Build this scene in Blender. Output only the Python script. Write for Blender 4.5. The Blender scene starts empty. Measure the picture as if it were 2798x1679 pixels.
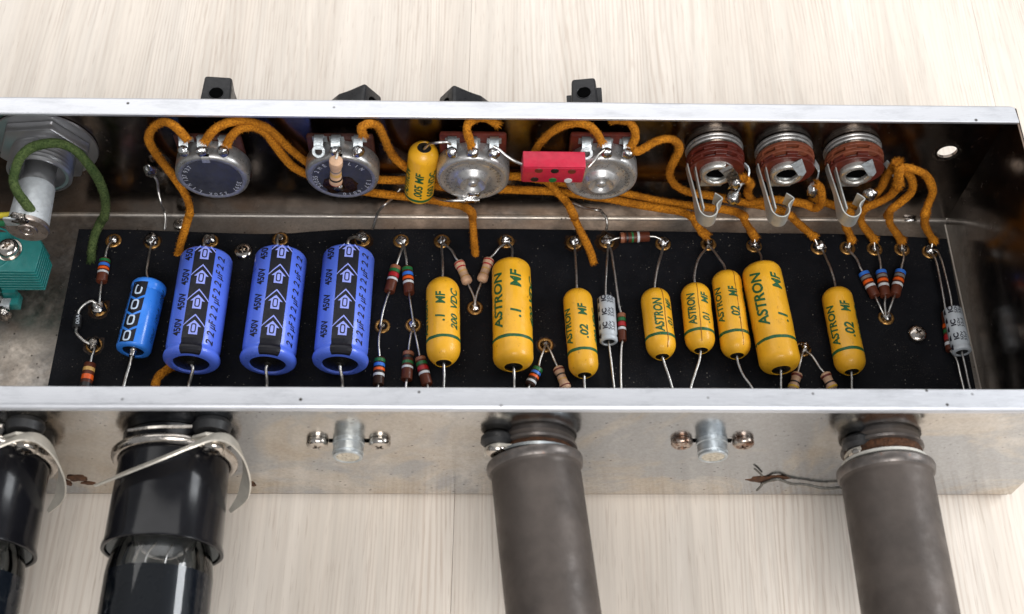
import bpy, bmesh, math, random
from mathutils import Vector, Matrix, Euler, noise
random.seed(7)
S = 0.001                      # everything below is written in millimetres
sc = bpy.context.scene
COL = sc.collection

# ------------------------------------------------------------------ camera, world, lamps
cam = bpy.data.cameras.new('camera')
cam.lens = 43.01; cam.sensor_width = 36.0
cam.clip_start = 0.01; cam.clip_end = 20
camo = bpy.data.objects.new('camera', cam); COL.objects.link(camo)
CAMPOS = Vector((-10.0303, -194.6639, 343.5555))
_th, _yaw, _roll = math.radians(60.43084), math.radians(2.94961), math.radians(2.85406)
_f = Vector((math.sin(_yaw)*math.cos(_th), math.cos(_yaw)*math.cos(_th), -math.sin(_th)))
_r = Vector((math.cos(_yaw), -math.sin(_yaw), 0)); _u = _r.cross(_f)
_r2 = math.cos(_roll)*_r + math.sin(_roll)*_u; _u2 = -math.sin(_roll)*_r + math.cos(_roll)*_u
camo.matrix_world = Matrix(((_r2.x, _u2.x, -_f.x, CAMPOS.x*S), (_r2.y, _u2.y, -_f.y, CAMPOS.y*S), (_r2.z, _u2.z, -_f.z, CAMPOS.z*S), (0, 0, 0, 1)))
cam.dof.use_dof = True; cam.dof.focus_distance = 0.385; cam.dof.aperture_fstop = 20
sc.camera = camo

w = bpy.data.worlds.new('World'); sc.world = w; w.use_nodes = True
w.node_tree.nodes['Background'].inputs[0].default_value = (0.93, 0.96, 1.0, 1)
w.node_tree.nodes['Background'].inputs[1].default_value = 0.29
sc.view_settings.view_transform = 'Standard'; sc.view_settings.look = 'None'
sc.view_settings.exposure = 0.16; sc.view_settings.gamma = 1

def area(name, loc, target, sx, sy, power, col=(1, 1, 1)):
    l = bpy.data.lights.new(name, 'AREA'); l.shape = 'RECTANGLE'; l.size = sx; l.size_y = sy
    l.energy = power; l.color = col
    o = bpy.data.objects.new(name, l); COL.objects.link(o)
    d = (Vector(target)-Vector(loc)).normalized()
    o.location = loc; o.rotation_euler = d.to_track_quat('-Z', 'Y').to_euler()
    return o
area('softbox_behind', (-0.18, 0.86, 0.80), (-0.03, -0.02, 0.03), 1.8, 1.0, 8.8, (1.0, 0.985, 0.965))
area('window_right', (0.74, 0.06, 0.47), (0, -0.05, 0.03), 0.56, 0.27, 4.6, (0.94, 0.97, 1.0))
area('softbox_front', (0.10, -0.80, 0.90), (0, -0.05, 0.0), 0.6, 0.6, 8.8, (1.0, 0.985, 0.965))

# ------------------------------------------------------------------ materials
def nt(name):
    m = bpy.data.materials.new(name); m.use_nodes = True
    t = m.node_tree; b = t.nodes['Principled BSDF']
    return m, t, b
def N(t, typ, **kw):
    n = t.nodes.new(typ)
    for k, v in kw.items(): setattr(n, k, v)
    return n
def mmcoord(t, sx=1, sy=1, sz=1, rand=True):
    tc = N(t, 'ShaderNodeTexCoord'); mp = N(t, 'ShaderNodeVectorMath', operation='MULTIPLY')
    mp.inputs[1].default_value = (1000*sx, 1000*sy, 1000*sz)
    t.links.new(tc.outputs['Object'], mp.inputs[0])
    out = mp.outputs[0]
    if rand:
        oi = N(t, 'ShaderNodeObjectInfo'); ad = N(t, 'ShaderNodeVectorMath', operation='ADD')
        ml = N(t, 'ShaderNodeMath', operation='MULTIPLY'); ml.inputs[1].default_value = 173.0
        t.links.new(oi.outputs['Random'], ml.inputs[0])
        t.links.new(out, ad.inputs[0]); t.links.new(ml.outputs[0], ad.inputs[1]); out = ad.outputs[0]
    return out
def tex(t, co, scale, detail=3, rough=.55, dist=0):
    n = N(t, 'ShaderNodeTexNoise'); n.inputs['Scale'].default_value = scale
    n.inputs['Detail'].default_value = detail; n.inputs['Roughness'].default_value = rough
    n.inputs['Distortion'].default_value = dist
    t.links.new(co, n.inputs['Vector']); return n.outputs['Fac']
def ramp(t, fac, stops, interp='LINEAR'):
    r = N(t, 'ShaderNodeValToRGB'); r.color_ramp.interpolation = interp
    el = r.color_ramp.elements
    while len(el) < len(stops): el.new(0.5)
    for e, (p, c) in zip(el, stops):
        e.position = p; e.color = (c, c, c, 1) if isinstance(c, (int, float)) else (*c, 1)
    t.links.new(fac, r.inputs[0]); return r.outputs[0]
def mix(t, fac, a, b, mode='MIX'):
    m = N(t, 'ShaderNodeMix', data_type='RGBA', blend_type=mode)
    def put(s, v):
        if isinstance(v, tuple): s.default_value = (*v, 1)
        elif isinstance(v, (int, float)): s.default_value = v
        else: t.links.new(v, s)
    put(m.inputs[0], fac); put(m.inputs[6], a); put(m.inputs[7], b)
    return m.outputs[2]
def bump(t, b, h, dist, strength=1.0):
    n = N(t, 'ShaderNodeBump'); n.inputs['Distance'].default_value = dist*S; n.inputs['Strength'].default_value = strength
    t.links.new(h, n.inputs['Height']); t.links.new(n.outputs[0], b.inputs['Normal'])

def simple(name, col, rough=.5, metal=0, var=.25, scale=.5, bmp=0, bscale=3, dirt=None, dirt_amt=.55, dirt_scale=.8, coat=0, spec=.5, rvar=.12):
    m, t, b = nt(name); co = mmcoord(t)
    n = tex(t, co, scale, 4)
    lo = tuple(max(0, c*(1-var)) for c in col); hi = tuple(min(1, c*(1+var*.6)) for c in col)
    c = ramp(t, n, [(.3, lo), (.7, hi)])
    if dirt:
        d = ramp(t, tex(t, co, dirt_scale, 6, .7), [(dirt_amt, 0.0), (dirt_amt+.12, .85)])
        c = mix(t, d, c, dirt)
    t.links.new(c, b.inputs['Base Color'])
    rr = ramp(t, tex(t, co, scale*2.3, 3), [(.3, max(0.02, rough-rvar)), (.7, min(1, rough+rvar))])
    t.links.new(rr, b.inputs['Roughness'])
    b.inputs['Metallic'].default_value = metal; b.inputs['Coat Weight'].default_value = coat
    b.inputs['Specular IOR Level'].default_value = spec
    if bmp: bump(t, b, tex(t, co, bscale, 3), bmp)
    return m

def steel_mat(name, base, stain, rough, specks=True, wav=.05, stain_lo=.48, bare=None):
    m, t, b = nt(name); co = mmcoord(t, rand=False)
    big = tex(t, co, .035, 5, .6, .6)
    c = ramp(t, big, [(.30, base), (stain_lo, tuple(.5*(x+y) for x, y in zip(base, stain))), (.72, stain)])
    blot = ramp(t, tex(t, co, .021, 5, .65, 1.2), [(.46, 0.0), (.56, .9)])
    c = mix(t, blot, c, tuple(x*y for x, y in zip(base, (.66, .69, .73))))
    fine = ramp(t, tex(t, co, 1.1, 5, .7), [(.3, .78), (.7, 1.05)])
    c = mix(t, 1.0, c, fine, 'MULTIPLY')
    met = 1.0
    if specks:
        v = N(t, 'ShaderNodeTexVoronoi'); v.inputs['Scale'].default_value = .34; v.inputs['Randomness'].default_value = 1
        co2 = mmcoord(t, 1, 1, 1.4, rand=False); t.links.new(co2, v.inputs['Vector'])
        dot = ramp(t, v.outputs['Distance'], [(.06, 1.0), (.15, 0.0)])
        gate = ramp(t, tex(t, co, .11, 4, .65), [(.50, 0.0), (.56, 1.0)])
        sp = mix(t, 1.0, dot, gate, 'MULTIPLY')
        c = mix(t, sp, c, (.035, .022, .015))
        sm = N(t, 'ShaderNodeMath', operation='MULTIPLY_ADD'); sm.inputs[1].default_value = -.8; sm.inputs[2].default_value = 1
        t.links.new(sp, sm.inputs[0]); t.links.new(sm.outputs[0], b.inputs['Metallic'])
    else: b.inputs['Metallic'].default_value = 1
    t.links.new(c, b.inputs['Base Color'])
    rr = ramp(t, tex(t, co, .25, 5, .7), [(.3, rough*.75), (.72, rough*1.45)])
    t.links.new(rr, b.inputs['Roughness'])
    if wav: bump(t, b, tex(t, co, .09, 3), wav*6, .6)
    return m
M = {}
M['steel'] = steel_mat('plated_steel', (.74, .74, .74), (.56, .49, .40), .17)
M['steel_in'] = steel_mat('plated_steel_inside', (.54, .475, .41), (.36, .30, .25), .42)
M['wall_in'] = steel_mat('dark_steel_inside', (.25, .215, .19), (.13, .085, .06), .20, wav=.02)  # darker, browner steel for the far wall and both end walls
def flange_mat():
    m, t, b = nt('brushed_flange'); co = mmcoord(t, .04, 1, 1, rand=False); c2 = mmcoord(t, rand=False)
    n = tex(t, co, 6, 4, .6)
    c = ramp(t, n, [(.3, (.60, .61, .645)), (.7, (.67, .68, .715))])
    d = ramp(t, tex(t, mmcoord(t, .25, 1, 1, rand=False), .22, 6, .75), [(.50, 0.0), (.66, .55)])
    c = mix(t, d, c, (.44, .45, .48))
    v = N(t, 'ShaderNodeTexVoronoi'); v.inputs['Scale'].default_value = .16; t.links.new(c2, v.inputs['Vector'])
    pit = mix(t, 1.0, ramp(t, v.outputs['Distance'], [(.05, 1.0), (.10, 0.0)]), ramp(t, tex(t, c2, .05, 3), [(.50, 0.0), (.55, 1.0)]), 'MULTIPLY')
    c = mix(t, pit, c, (.05, .045, .04))
    t.links.new(c, b.inputs['Base Color']); b.inputs['Metallic'].default_value = .8
    rr = ramp(t, n, [(.3, .38), (.7, .5)]); t.links.new(rr, b.inputs['Roughness'])
    return m
M['flange'] = flange_mat()
def wood_mat():
    m, t, b = nt('pale_oak_laminate')
    def math_(op, a, b_=None, c_=None):
        n = N(t, 'ShaderNodeMath', operation=op)
        for k, v in enumerate((a, b_, c_)):
            if v is None: continue
            if isinstance(v, (int, float)): n.inputs[k].default_value = v
            else: t.links.new(v, n.inputs[k])
        return n.outputs[0]
    co = mmcoord(t); slow = mmcoord(t, 1, .10, 1); fib = mmcoord(t, 1, .045, 1)
    sep = N(t, 'ShaderNodeSeparateXYZ'); t.links.new(co, sep.inputs[0])
    # growth lines: bands across the plank bent by a slow drift, a little unevenly spaced
    drift = math_('MULTIPLY', tex(t, slow, .014, 3, .55), 46.0)
    drift2 = math_('MULTIPLY', tex(t, mmcoord(t, 1, .06, 1), .16, 3, .6), 3.2)
    x = math_('ADD', math_('ADD', sep.outputs[0], drift), drift2)
    wav = math_('SINE', math_('MULTIPLY', x, 2*math.pi/1.55))
    line = ramp(t, math_('MULTIPLY_ADD', wav, .5, .5), [(.10, 1.0), (.62, 0.0)])
    gate = ramp(t, tex(t, mmcoord(t, 1, .16, 1), .030, 4, .65), [(.36, .10), (.64, 1.0)])
    brk = ramp(t, tex(t, fib, .75, 3, .6), [(.34, .15), (.58, 1.0)])
    k1 = math_('MULTIPLY', math_('MULTIPLY', line, gate), brk)
    pore = ramp(t, tex(t, mmcoord(t, 1, .05, 1), 1.7, 2, .5), [(.30, 1.0), (.40, 0.0)])
    base = ramp(t, tex(t, mmcoord(t, 1, .05, 1), .035, 4, .6, .8), [(.30, (.715, .630, .545)), (.5, (.760, .680, .595)), (.70, (.800, .725, .645))])
    soft = ramp(t, tex(t, fib, .30, 4, .6), [(.36, .90), (.64, 1.04)])
    c = mix(t, 1.0, base, soft, 'MULTIPLY')
    c = mix(t, math_('MULTIPLY', k1, .40), c, (.42, .30, .225))
    c = mix(t, math_('MULTIPLY', pore, .22), c, (.34, .24, .18))
    t.links.new(c, b.inputs['Base Color']); b.inputs['Roughness'].default_value = .5
    bump(t, b, math_('ADD', k1, pore), -.03, .4)
    return m
M['wood'] = wood_mat()
def board_mat():
    m, t, b = nt('black_fibre_board'); co = mmcoord(t, rand=False)
    c = ramp(t, tex(t, co, .06, 5, .65), [(.3, (.0045, .0050, .0068)), (.7, (.011, .0115, .0145))])
    v = N(t, 'ShaderNodeTexVoronoi'); v.inputs['Scale'].default_value = .75; t.links.new(co, v.inputs['Vector'])
    dot = ramp(t, v.outputs['Distance'], [(.05, 1.0), (.14, 0.0)])
    gate = ramp(t, tex(t, co, .16, 5, .7), [(.50, 0.0), (.60, 1.0)])
    c = mix(t, mix(t, 1.0, dot, gate, 'MULTIPLY'), c, (.36, .33, .28))
    dust = ramp(t, tex(t, co, 2.2, 5, .8), [(.56, 0.0), (.70, .42)])
    dg = ramp(t, tex(t, co, .07, 4, .7), [(.46, 0.0), (.62, 1.0)])
    c = mix(t, mix(t, 1.0, dust, dg, 'MULTIPLY'), c, (.22, .18, .14))
    t.links.new(c, b.inputs['Base Color']); b.inputs['Roughness'].default_value = .62
    b.inputs['Specular IOR Level'].default_value = .10
    bump(t, b, tex(t, co, 1.6, 4), .08, .6)
    return m
M['board'] = board_mat()
def cloth_mat(name, lo, hi, dark):
    m, t, b = nt(name); co = mmcoord(t)
    n = tex(t, co, 1.7, 5, .8); c = ramp(t, n, [(.36, lo), (.60, hi)])
    d = ramp(t, tex(t, co, .16, 3, .6), [(.40, 0.0), (.70, .65)])
    c = mix(t, d, c, dark)
    t.links.new(c, b.inputs['Base Color']); b.inputs['Roughness'].default_value = .92
    b.inputs['Specular IOR Level'].default_value = .15
    bump(t, b, tex(t, co, 3.2, 4, .8), .28, 1.0)
    return m
M['cloth'] = cloth_mat('orange_cloth', (.20, .058, .004), (.78, .30, .022), (.22, .07, .006))
M['green_cloth'] = cloth_mat('green_cloth', (.010, .024, .007), (.12, .16, .055), (.02, .045, .012))
M['green_cloth_pale'] = M['green_cloth']
M['lead'] = simple('tinned_wire', (.66, .64, .61), .36, 1, .3, 1.2, dirt=(.22, .17, .12), dirt_amt=.64)
M['solder'] = simple('solder', (.66, .65, .64), .17, 1, .25, .8, bmp=.25, bscale=1.1, dirt=(.10, .05, .02), dirt_amt=.60)
M['solder_dark'] = simple('burnt_solder', (.36, .33, .30), .16, 1, .5, .8, bmp=.3, bscale=1.2, dirt=(.045, .02, .008), dirt_amt=.52)
M['flux'] = simple('amber_flux', (.022, .009, .003), .34, 0, .7, .8, bmp=.05, spec=.3)
M['brass'] = simple('brass_eyelet', (.50, .27, .085), .36, .9, .45, .8, dirt=(.07, .025, .008), dirt_amt=.52)
M['yellow'] = simple('waxed_yellow', (.90, .45, .018), .40, 0, .12, .12, bmp=.16, bscale=.35, dirt=(.36, .125, .008), dirt_amt=.615, dirt_scale=.45, coat=.12)
M['green_ink'] = simple('green_ink', (.010, .110, .035), .5, 0, .45, 1.2, dirt=(.42, .30, .02), dirt_amt=.60, dirt_scale=1.6)
M['black_plug'] = simple('black_pitch', (.006, .006, .006), .35, 0, .3, 1, bmp=.2)
M['seam'] = simple('brown_crease', (.30, .10, .012), .6)
M['blue'] = simple('periwinkle_sleeve', (.105, .195, .86), .36, 0, .04, .1, bmp=.03, bscale=.3, coat=.3)
M['sky'] = simple('bright_blue_sleeve', (.040, .255, .90), .30, 0, .05, .1, coat=.25)
M['band'] = simple('black_band', (.010, .010, .016), .42, 0, .2, .6, spec=.3)
M['blue_print'] = simple('lilac_print', (.30, .36, .90), .4, 0, .05)
M['sky_print'] = simple('pale_blue_print', (.62, .76, .95), .4, 0, .05)
M['ink'] = simple('black_ink', (.010, .010, .022), .45)
M['rubber'] = simple('black_rubber', (.012, .012, .013), .5, 0, .3, .8)
M['grey_sleeve'] = simple('grey_sleeve', (.50, .54, .58), .36, 0, .06, .2, coat=.15)
M['alu'] = simple('aluminium', (.62, .65, .67), .46, .55, .12, .6)
M['nut'] = simple('dull_nut_steel', (.46, .46, .47), .34, .9, .08, .2, rvar=.03)
M['cap_metal'] = simple('brownish_cap', (.36, .31, .28), .36, .9, .3, .5, dirt=(.14, .07, .03), dirt_amt=.58)
M['stem'] = simple('milky_glass_stem', (.22, .23, .24), .10, 0, .3, .3, coat=.5)
M['brown_wafer'] = simple('dark_brown_wafer', (.050, .014, .010), .45, 0, .4, .6)
M['rusty_nickel'] = simple('rusty_nickel', (.50, .42, .36), .26, .9, .3, .6, dirt=(.15, .055, .02), dirt_amt=.47, dirt_scale=.5)
M['liner'] = simple('added_pale_lining', (.66, .66, .64), .5, 0, .15, .4)
M['ring_metal'] = simple('ring_metal', (.60, .58, .54), .34, .8, .15, .5)
M['contact'] = simple('contact_spring', (.50, .50, .47), .46, .6, .12, .5)
M['alu_dull'] = simple('dull_aluminium', (.56, .60, .62), .42, .85, .25, .6, bmp=.08, dirt=(.30, .26, .20), dirt_amt=.62)
M['nickel'] = simple('nickel', (.60, .55, .50), .19, 1, .2, .5, dirt=(.26, .17, .10), dirt_amt=.62)
M['pot_steel'] = simple('can_steel', (.42, .41, .40), .36, .75, .2, .5, dirt=(.16, .12, .09), dirt_amt=.68)
M['pot_face'] = simple('can_back_plate', (.125, .125, .138), .46, .75, .2, .18, bmp=.03)
M['pot_bright'] = simple('can_bright', (.54, .53, .52), .34, .7, .18, .4, dirt=(.25, .19, .14), dirt_amt=.70)
M['stamp'] = simple('stamped_figures', (.66, .67, .72), .5, .3, .1)
M['stamp_dark'] = simple('stamped_dark_figures', (.17, .165, .16), .4, .6, .1)
M['phenolic'] = simple('red_phenolic', (.105, .016, .009), .42, 0, .35, .6, dirt=(.24, .08, .04), dirt_amt=.60)
M['phenolic_light'] = simple('rust_phenolic', (.21, .055, .024), .55, 0, .3, .7, dirt=(.14, .03, .015), dirt_amt=.56)
M['red'] = simple('crimson_case', (.53, .015, .048), .42, 0, .12, .4, bmp=.08, bscale=1.2)
M['knob'] = simple('black_bakelite', (.009, .009, .011), .36, 0, .25, .4, spec=.3)
M['void'] = simple('dark_recess', (.003, .003, .003), .9, spec=0)
M['base_black'] = simple('tube_base_black', (.007, .007, .009), .17, 0, .3, .15, spec=.32, rvar=.03)
M['coating'] = simple('grey_black_coating', (.012, .016, .024), .26, 0, .15, .06, spec=.2)
M['shield'] = simple('oxidised_shield', (.082, .066, .057), .52, .35, .28, .10, bmp=.04, bscale=.7, dirt=(.24, .10, .04), dirt_amt=.70, dirt_scale=.12)
M['shield_lip'] = simple('worn_shield_lip', (.15, .132, .122), .40, .6, .3, .4, dirt=(.20, .09, .05), dirt_amt=.60)
M['spring'] = simple('spring_steel', (.60, .56, .49), .42, .55, .12, .4, dirt=(.40, .31, .2), dirt_amt=.66)
M['gasket'] = simple('white_gasket', (.72, .70, .64), .6, 0, .12, .6)
M['insul'] = simple('dirty_insulator', (.58, .52, .42), .6, 0, .3, .9, dirt=(.14, .07, .02), dirt_amt=.52, dirt_scale=1.1)
M['rust'] = simple('rust', (.085, .032, .011), .85, 0, .6, .7, bmp=.5, bscale=1.0)
M['teal'] = simple('teal_enamel', (.012, .165, .155), .42, 0, .15, .3, bmp=.05, dirt=(.03, .10, .09), dirt_amt=.66)
M['greenpvc'] = simple('green_sleeve', (.012, .12, .045), .35, 0, .2)
M['yellowpvc'] = simple('yellow_sleeve', (.62, .50, .04), .35, 0, .2)
M['braid'] = simple('grey_braid', (.20, .19, .17), .5, .8, .4, 2.2, bmp=.25, bscale=2.5)
for k, c in dict(brown=(.105, .026, .012), darkbrown=(.040, .016, .010), cream=(.62, .39, .25), black=(.010, .009, .009)).items():
    M['r_'+k] = simple('resistor_'+k, c, .42, 0, .18, .8, spec=.3)
for k, c in dict(green=(.012, .15, .04), red=(.42, .012, .018), orange=(.85, .115, .008), white=(.66, .68, .70), blue=(.03, .17, .66), black=(.012, .010, .010), gold=(.62, .36, .10), yellow=(.80, .48, .04), grey=(.20, .18, .17), tan=(.30, .11, .055), brown=(.16, .028, .018)).items():
    M['b_'+k] = simple('band_'+k, c, .4, 0, .1, .8)
def glass_mat():
    m, t, b = nt('clear_glass'); out = t.nodes['Material Output']; t.nodes.remove(b)
    tr = N(t, 'ShaderNodeBsdfTransparent'); tr.inputs[0].default_value = (.96, .97, .97, 1)
    gl = N(t, 'ShaderNodeBsdfGlossy'); gl.inputs['Roughness'].default_value = .03
    lw = N(t, 'ShaderNodeFresnel'); lw.inputs['IOR'].default_value = 1.6
    mx = N(t, 'ShaderNodeMixShader'); t.links.new(lw.outputs[0], mx.inputs[0]); t.links.new(tr.outputs[0], mx.inputs[1]); t.links.new(gl.outputs[0], mx.inputs[2])
    t.links.new(mx.outputs[0], out.inputs['Surface'])
    return m
M['glass'] = glass_mat()

# ------------------------------------------------------------------ object helpers
def tag(o, label=None, cat=None, group=None, kind=None):
    if label: o['label'] = label
    if cat: o['category'] = cat
    if group: o['group'] = group
    if kind: o['kind'] = kind
    return o
def empty(name, mat, label=None, cat=None, group=None, kind=None, parent=None):
    o = bpy.data.objects.new(name, None); COL.objects.link(o); o.empty_display_size = .005
    if isinstance(mat, Matrix): o.matrix_world = mat
    else: o.location = Vector(mat)*S
    if parent: o.parent = parent
    return tag(o, label, cat, group, kind)
def finish(bm, name, ang=35):
    for v in bm.verts: v.co *= S
    bm.normal_update()
    me = bpy.data.meshes.new(name); bm.to_mesh(me); bm.free()
    if ang is not None:
        me.polygons.foreach_set('use_smooth', [True]*len(me.polygons))
        me.set_sharp_from_angle(angle=math.radians(ang))
    return me
def put(name, me, mats, parent=None, **kw):
    o = bpy.data.objects.new(name, me); COL.objects.link(o)
    if not isinstance(mats, (list, tuple)): mats = [mats]
    if len(me.materials) == 0:
        for m in mats: me.materials.append(M[m] if isinstance(m, str) else m)
    if parent: o.parent = parent
    return tag(o, **kw)
def obj(name, bm, mats, parent=None, ang=35, **kw):
    return put(name, finish(bm, name, ang), mats, parent, **kw)
def origin_to(o, p):
    p = Vector(p)*S
    o.data.transform(Matrix.Translation(-p)); o.location = p
    return o
def new(): return bmesh.new()
def box(bm, lo, hi, bev=0, seg=2, mat=None):
    c = [(a+b)/2 for a, b in zip(lo, hi)]; s = [b-a for a, b in zip(lo, hi)]
    r = bmesh.ops.create_cube(bm, size=1, matrix=Matrix.Translation(c) @ Matrix.Diagonal((*s, 1)))
    vs = r['verts']
    if mat is not None: vs_m = mat; [setattr(v, 'co', mat @ v.co) for v in vs]
    if bev:
        es = list({e for v in vs for e in v.link_edges})
        bmesh.ops.bevel(bm, geom=es, offset=bev, segments=seg, affect='EDGES', profile=.5)
    return vs
def prism(bm, poly, a0, a1, axis='z', bev=0, seg=2, taper=1.0, tc=(0, 0)):
    """extrude a 2-D outline; axis 'z' maps (p,q,a)->(x,y,z); 'y' maps (p,q,a)->(x,z) with y=a"""
    def mp(p, q, a):
        return (p, q, a) if axis == 'z' else ((p, a, q) if axis == 'y' else (a, p, q))
    lo = [bm.verts.new(mp(p, q, a0)) for p, q in poly]
    hi = [bm.verts.new(mp(tc[0]+(p-tc[0])*taper, tc[1]+(q-tc[1])*taper, a1)) for p, q in poly]
    n = len(poly); fs = []
    for i in range(n): fs.append(bm.faces.new((lo[i], lo[(i+1) % n], hi[(i+1) % n], hi[i])))
    fs.append(bm.faces.new(lo[::-1])); fs.append(bm.faces.new(hi))
    bmesh.ops.recalc_face_normals(bm, faces=fs)
    if bev:
        es = list({e for f in fs for e in f.edges})
        bmesh.ops.bevel(bm, geom=es, offset=bev, segments=seg, affect='EDGES', profile=.5)
def lathe(bm, prof, seg=32, axis='x', c=(0, 0, 0), close=True):
    """profile [(a, r)]: revolve around an axis"""
    rings = []
    for a, r in prof:
        if r < 1e-4:
            p = {'x': (a, 0, 0), 'y': (0, a, 0), 'z': (0, 0, a)}[axis]
            rings.append([bm.verts.new((p[0]+c[0], p[1]+c[1], p[2]+c[2]))]); continue
        L = []
        for i in range(seg):
            t = 2*math.pi*i/seg; u, v = r*math.cos(t), r*math.sin(t)
            p = {'x': (a, u, v), 'y': (v, a, u), 'z': (u, v, a)}[axis]
            L.append(bm.verts.new((p[0]+c[0], p[1]+c[1], p[2]+c[2])))
        rings.append(L)
    fs = []
    for A, B in zip(rings, rings[1:]):
        if len(A) == 1 and len(B) == 1: continue
        for i in range(seg):
            j = (i+1) % seg
            if len(A) == 1: fs.append(bm.faces.new((A[0], B[j], B[i])))
            elif len(B) == 1: fs.append(bm.faces.new((A[i], A[j], B[0])))
            else: fs.append(bm.faces.new((A[i], A[j], B[j], B[i])))
    if close:
        if len(rings[0]) > 1: fs.append(bm.faces.new(rings[0][::-1]))
        if len(rings[-1]) > 1: fs.append(bm.faces.new(rings[-1]))
    bmesh.ops.recalc_face_normals(bm, faces=fs)
def smooth_path(pts, step):
    P = [Vector(p) for p in pts]
    if len(P) < 3:
        n = max(1, int((P[1]-P[0]).length/step)); return [P[0].lerp(P[1], i/n) for i in range(n+1)]
    E = [P[0]*2-P[1]]+P+[P[-1]*2-P[-2]]
    out = []
    for i in range(1, len(E)-2):
        p0, p1, p2, p3 = E[i-1:i+3]
        d1 = max((p1-p0).length, 1e-3)**.5; d2 = max((p2-p1).length, 1e-3)**.5; d3 = max((p3-p2).length, 1e-3)**.5
        m1 = ((p1-p0)/d1-(p2-p0)/(d1+d2)+(p2-p1)/d2)*d2
        m2 = ((p2-p1)/d2-(p3-p1)/(d2+d3)+(p3-p2)/d3)*d2
        n = max(1, int((p2-p1).length/step))
        for k in range(n):
            s = k/n; s2 = s*s; s3 = s2*s
            out.append(p1*(2*s3-3*s2+1)+m1*(s3-2*s2+s)+p2*(-2*s3+3*s2)+m2*(s3-s2))
    out.append(P[-1]); return out
def sweep(bm, pts, r, seg=10, step=1.0, caps=True, jit=0, smooth=True, rfun=None):
    Q = smooth_path(pts, step) if smooth else [Vector(p) for p in pts]
    n = len(Q); T = [(Q[min(i+1, n-1)]-Q[max(i-1, 0)]).normalized() for i in range(n)]
    up = Vector((0, 0, 1)) if abs(T[0].z) < .9 else Vector((1, 0, 0))
    a = T[0].cross(up).normalized(); rings = []
    for i in range(n):
        if i: a = (a-T[i]*a.dot(T[i])).normalized()
        b = T[i].cross(a); L = []
        rr = r*(rfun(i/(n-1)) if rfun else 1)
        for k in range(seg):
            t = 2*math.pi*k/seg; d = a*math.cos(t)+b*math.sin(t); q = rr
            if jit: q += jit*noise.noise((Q[i]+d*r)*1.9)+jit*.8*(random.random()-.5)
            L.append(bm.verts.new(Q[i]+d*q))
        rings.append(L)
    for A, B in zip(rings, rings[1:]):
        for k in range(seg):
            j = (k+1) % seg; bm.faces.new((A[k], A[j], B[j], B[k]))
    if caps:
        bm.faces.new(rings[0][::-1]); bm.faces.new(rings[-1])
    return Q, T
def strip(bm, pts, width_dir, w0, w1, th, step=.6):
    """a flat metal strip: path bent in space, its width along width_dir from w0 to w1"""
    Q = smooth_path(pts, step); n = len(Q); rings = []
    W = [Vector(q).normalized() for q in (width_dir if isinstance(width_dir, list) else [width_dir]*2)]
    for i in range(n):
        g = i/(n-1)*(len(W)-1); gi = min(int(g), len(W)-2); wd = W[gi].lerp(W[gi+1], g-gi).normalized()
        T = (Q[min(i+1, n-1)]-Q[max(i-1, 0)]).normalized(); nn = T.cross(wd).normalized()*th/2
        a0, a1 = (w0(i/(n-1)) if callable(w0) else w0), (w1(i/(n-1)) if callable(w1) else w1)
        rings.append([bm.verts.new(Q[i]+wd*a0+nn), bm.verts.new(Q[i]+wd*a1+nn), bm.verts.new(Q[i]+wd*a1-nn), bm.verts.new(Q[i]+wd*a0-nn)])
    fs = []
    for A, B in zip(rings, rings[1:]):
        for k in range(4): fs.append(bm.faces.new((A[k], A[(k+1) % 4], B[(k+1) % 4], B[k])))
    fs.append(bm.faces.new(rings[0])); fs.append(bm.faces.new(rings[-1][::-1]))
    bmesh.ops.recalc_face_normals(bm, faces=fs)
def blob(bm, c, r, sx=1, sy=1, sz=1, wob=.18, seg=16, seed=0):
    g = bmesh.ops.create_uvsphere(bm, u_segments=seg, v_segments=max(8, seg*2//3), radius=1)
    for v in g['verts']:
        k = 1+wob*noise.noise(v.co*1.7+Vector((seed*3.1, seed*1.7, seed)))
        v.co = Vector((v.co.x*sx*r*k+c[0], v.co.y*sy*r*k+c[1], v.co.z*sz*r*k+c[2]))

# ---- print: flat outlines laid onto a cylinder or a disc
def text2d(s, h, length=None, shear=0, bold=0.0, spacing=1.0):
    """triangulated lettering as a bmesh in the xy plane, cap height h, centred"""
    cu = bpy.data.curves.new('lettering', 'FONT'); cu.body = s; cu.size = 1; cu.shear = shear; cu.offset = bold
    cu.resolution_u = 3; cu.space_character = spacing; cu.fill_mode = 'FRONT'
    o = bpy.data.objects.new('lettering', cu); COL.objects.link(o)
    dg = bpy.context.evaluated_depsgraph_get(); me = bpy.data.meshes.new_from_object(o.evaluated_get(dg))
    bpy.data.objects.remove(o); bpy.data.curves.remove(cu)
    bm = bmesh.new(); bm.from_mesh(me); bpy.data.meshes.remove(me)
    xs = [v.co.x for v in bm.verts]; k = h/.70
    wx = max(xs)-min(xs); kx = (length/wx) if length else k; x0 = min(xs)
    for v in bm.verts: v.co = Vector(((v.co.x-x0)*kx-(wx*kx)/2, v.co.y*k-h/2, 0))
    return bm
def poly2d(polys):
    bm = bmesh.new()
    for p in polys: bm.faces.new([bm.verts.new((x, y, 0)) for x, y in p])
    bmesh.ops.triangulate(bm, faces=bm.faces[:]); return bm
def ring2d(out, inn):
    bm = bmesh.new(); A = [bm.verts.new((x, y, 0)) for x, y in out]; B = [bm.verts.new((x, y, 0)) for x, y in inn]
    n = len(A)
    for i in range(n): bm.faces.new((A[i], A[(i+1) % n], B[(i+1) % n], B[i]))
    return bm
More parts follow.
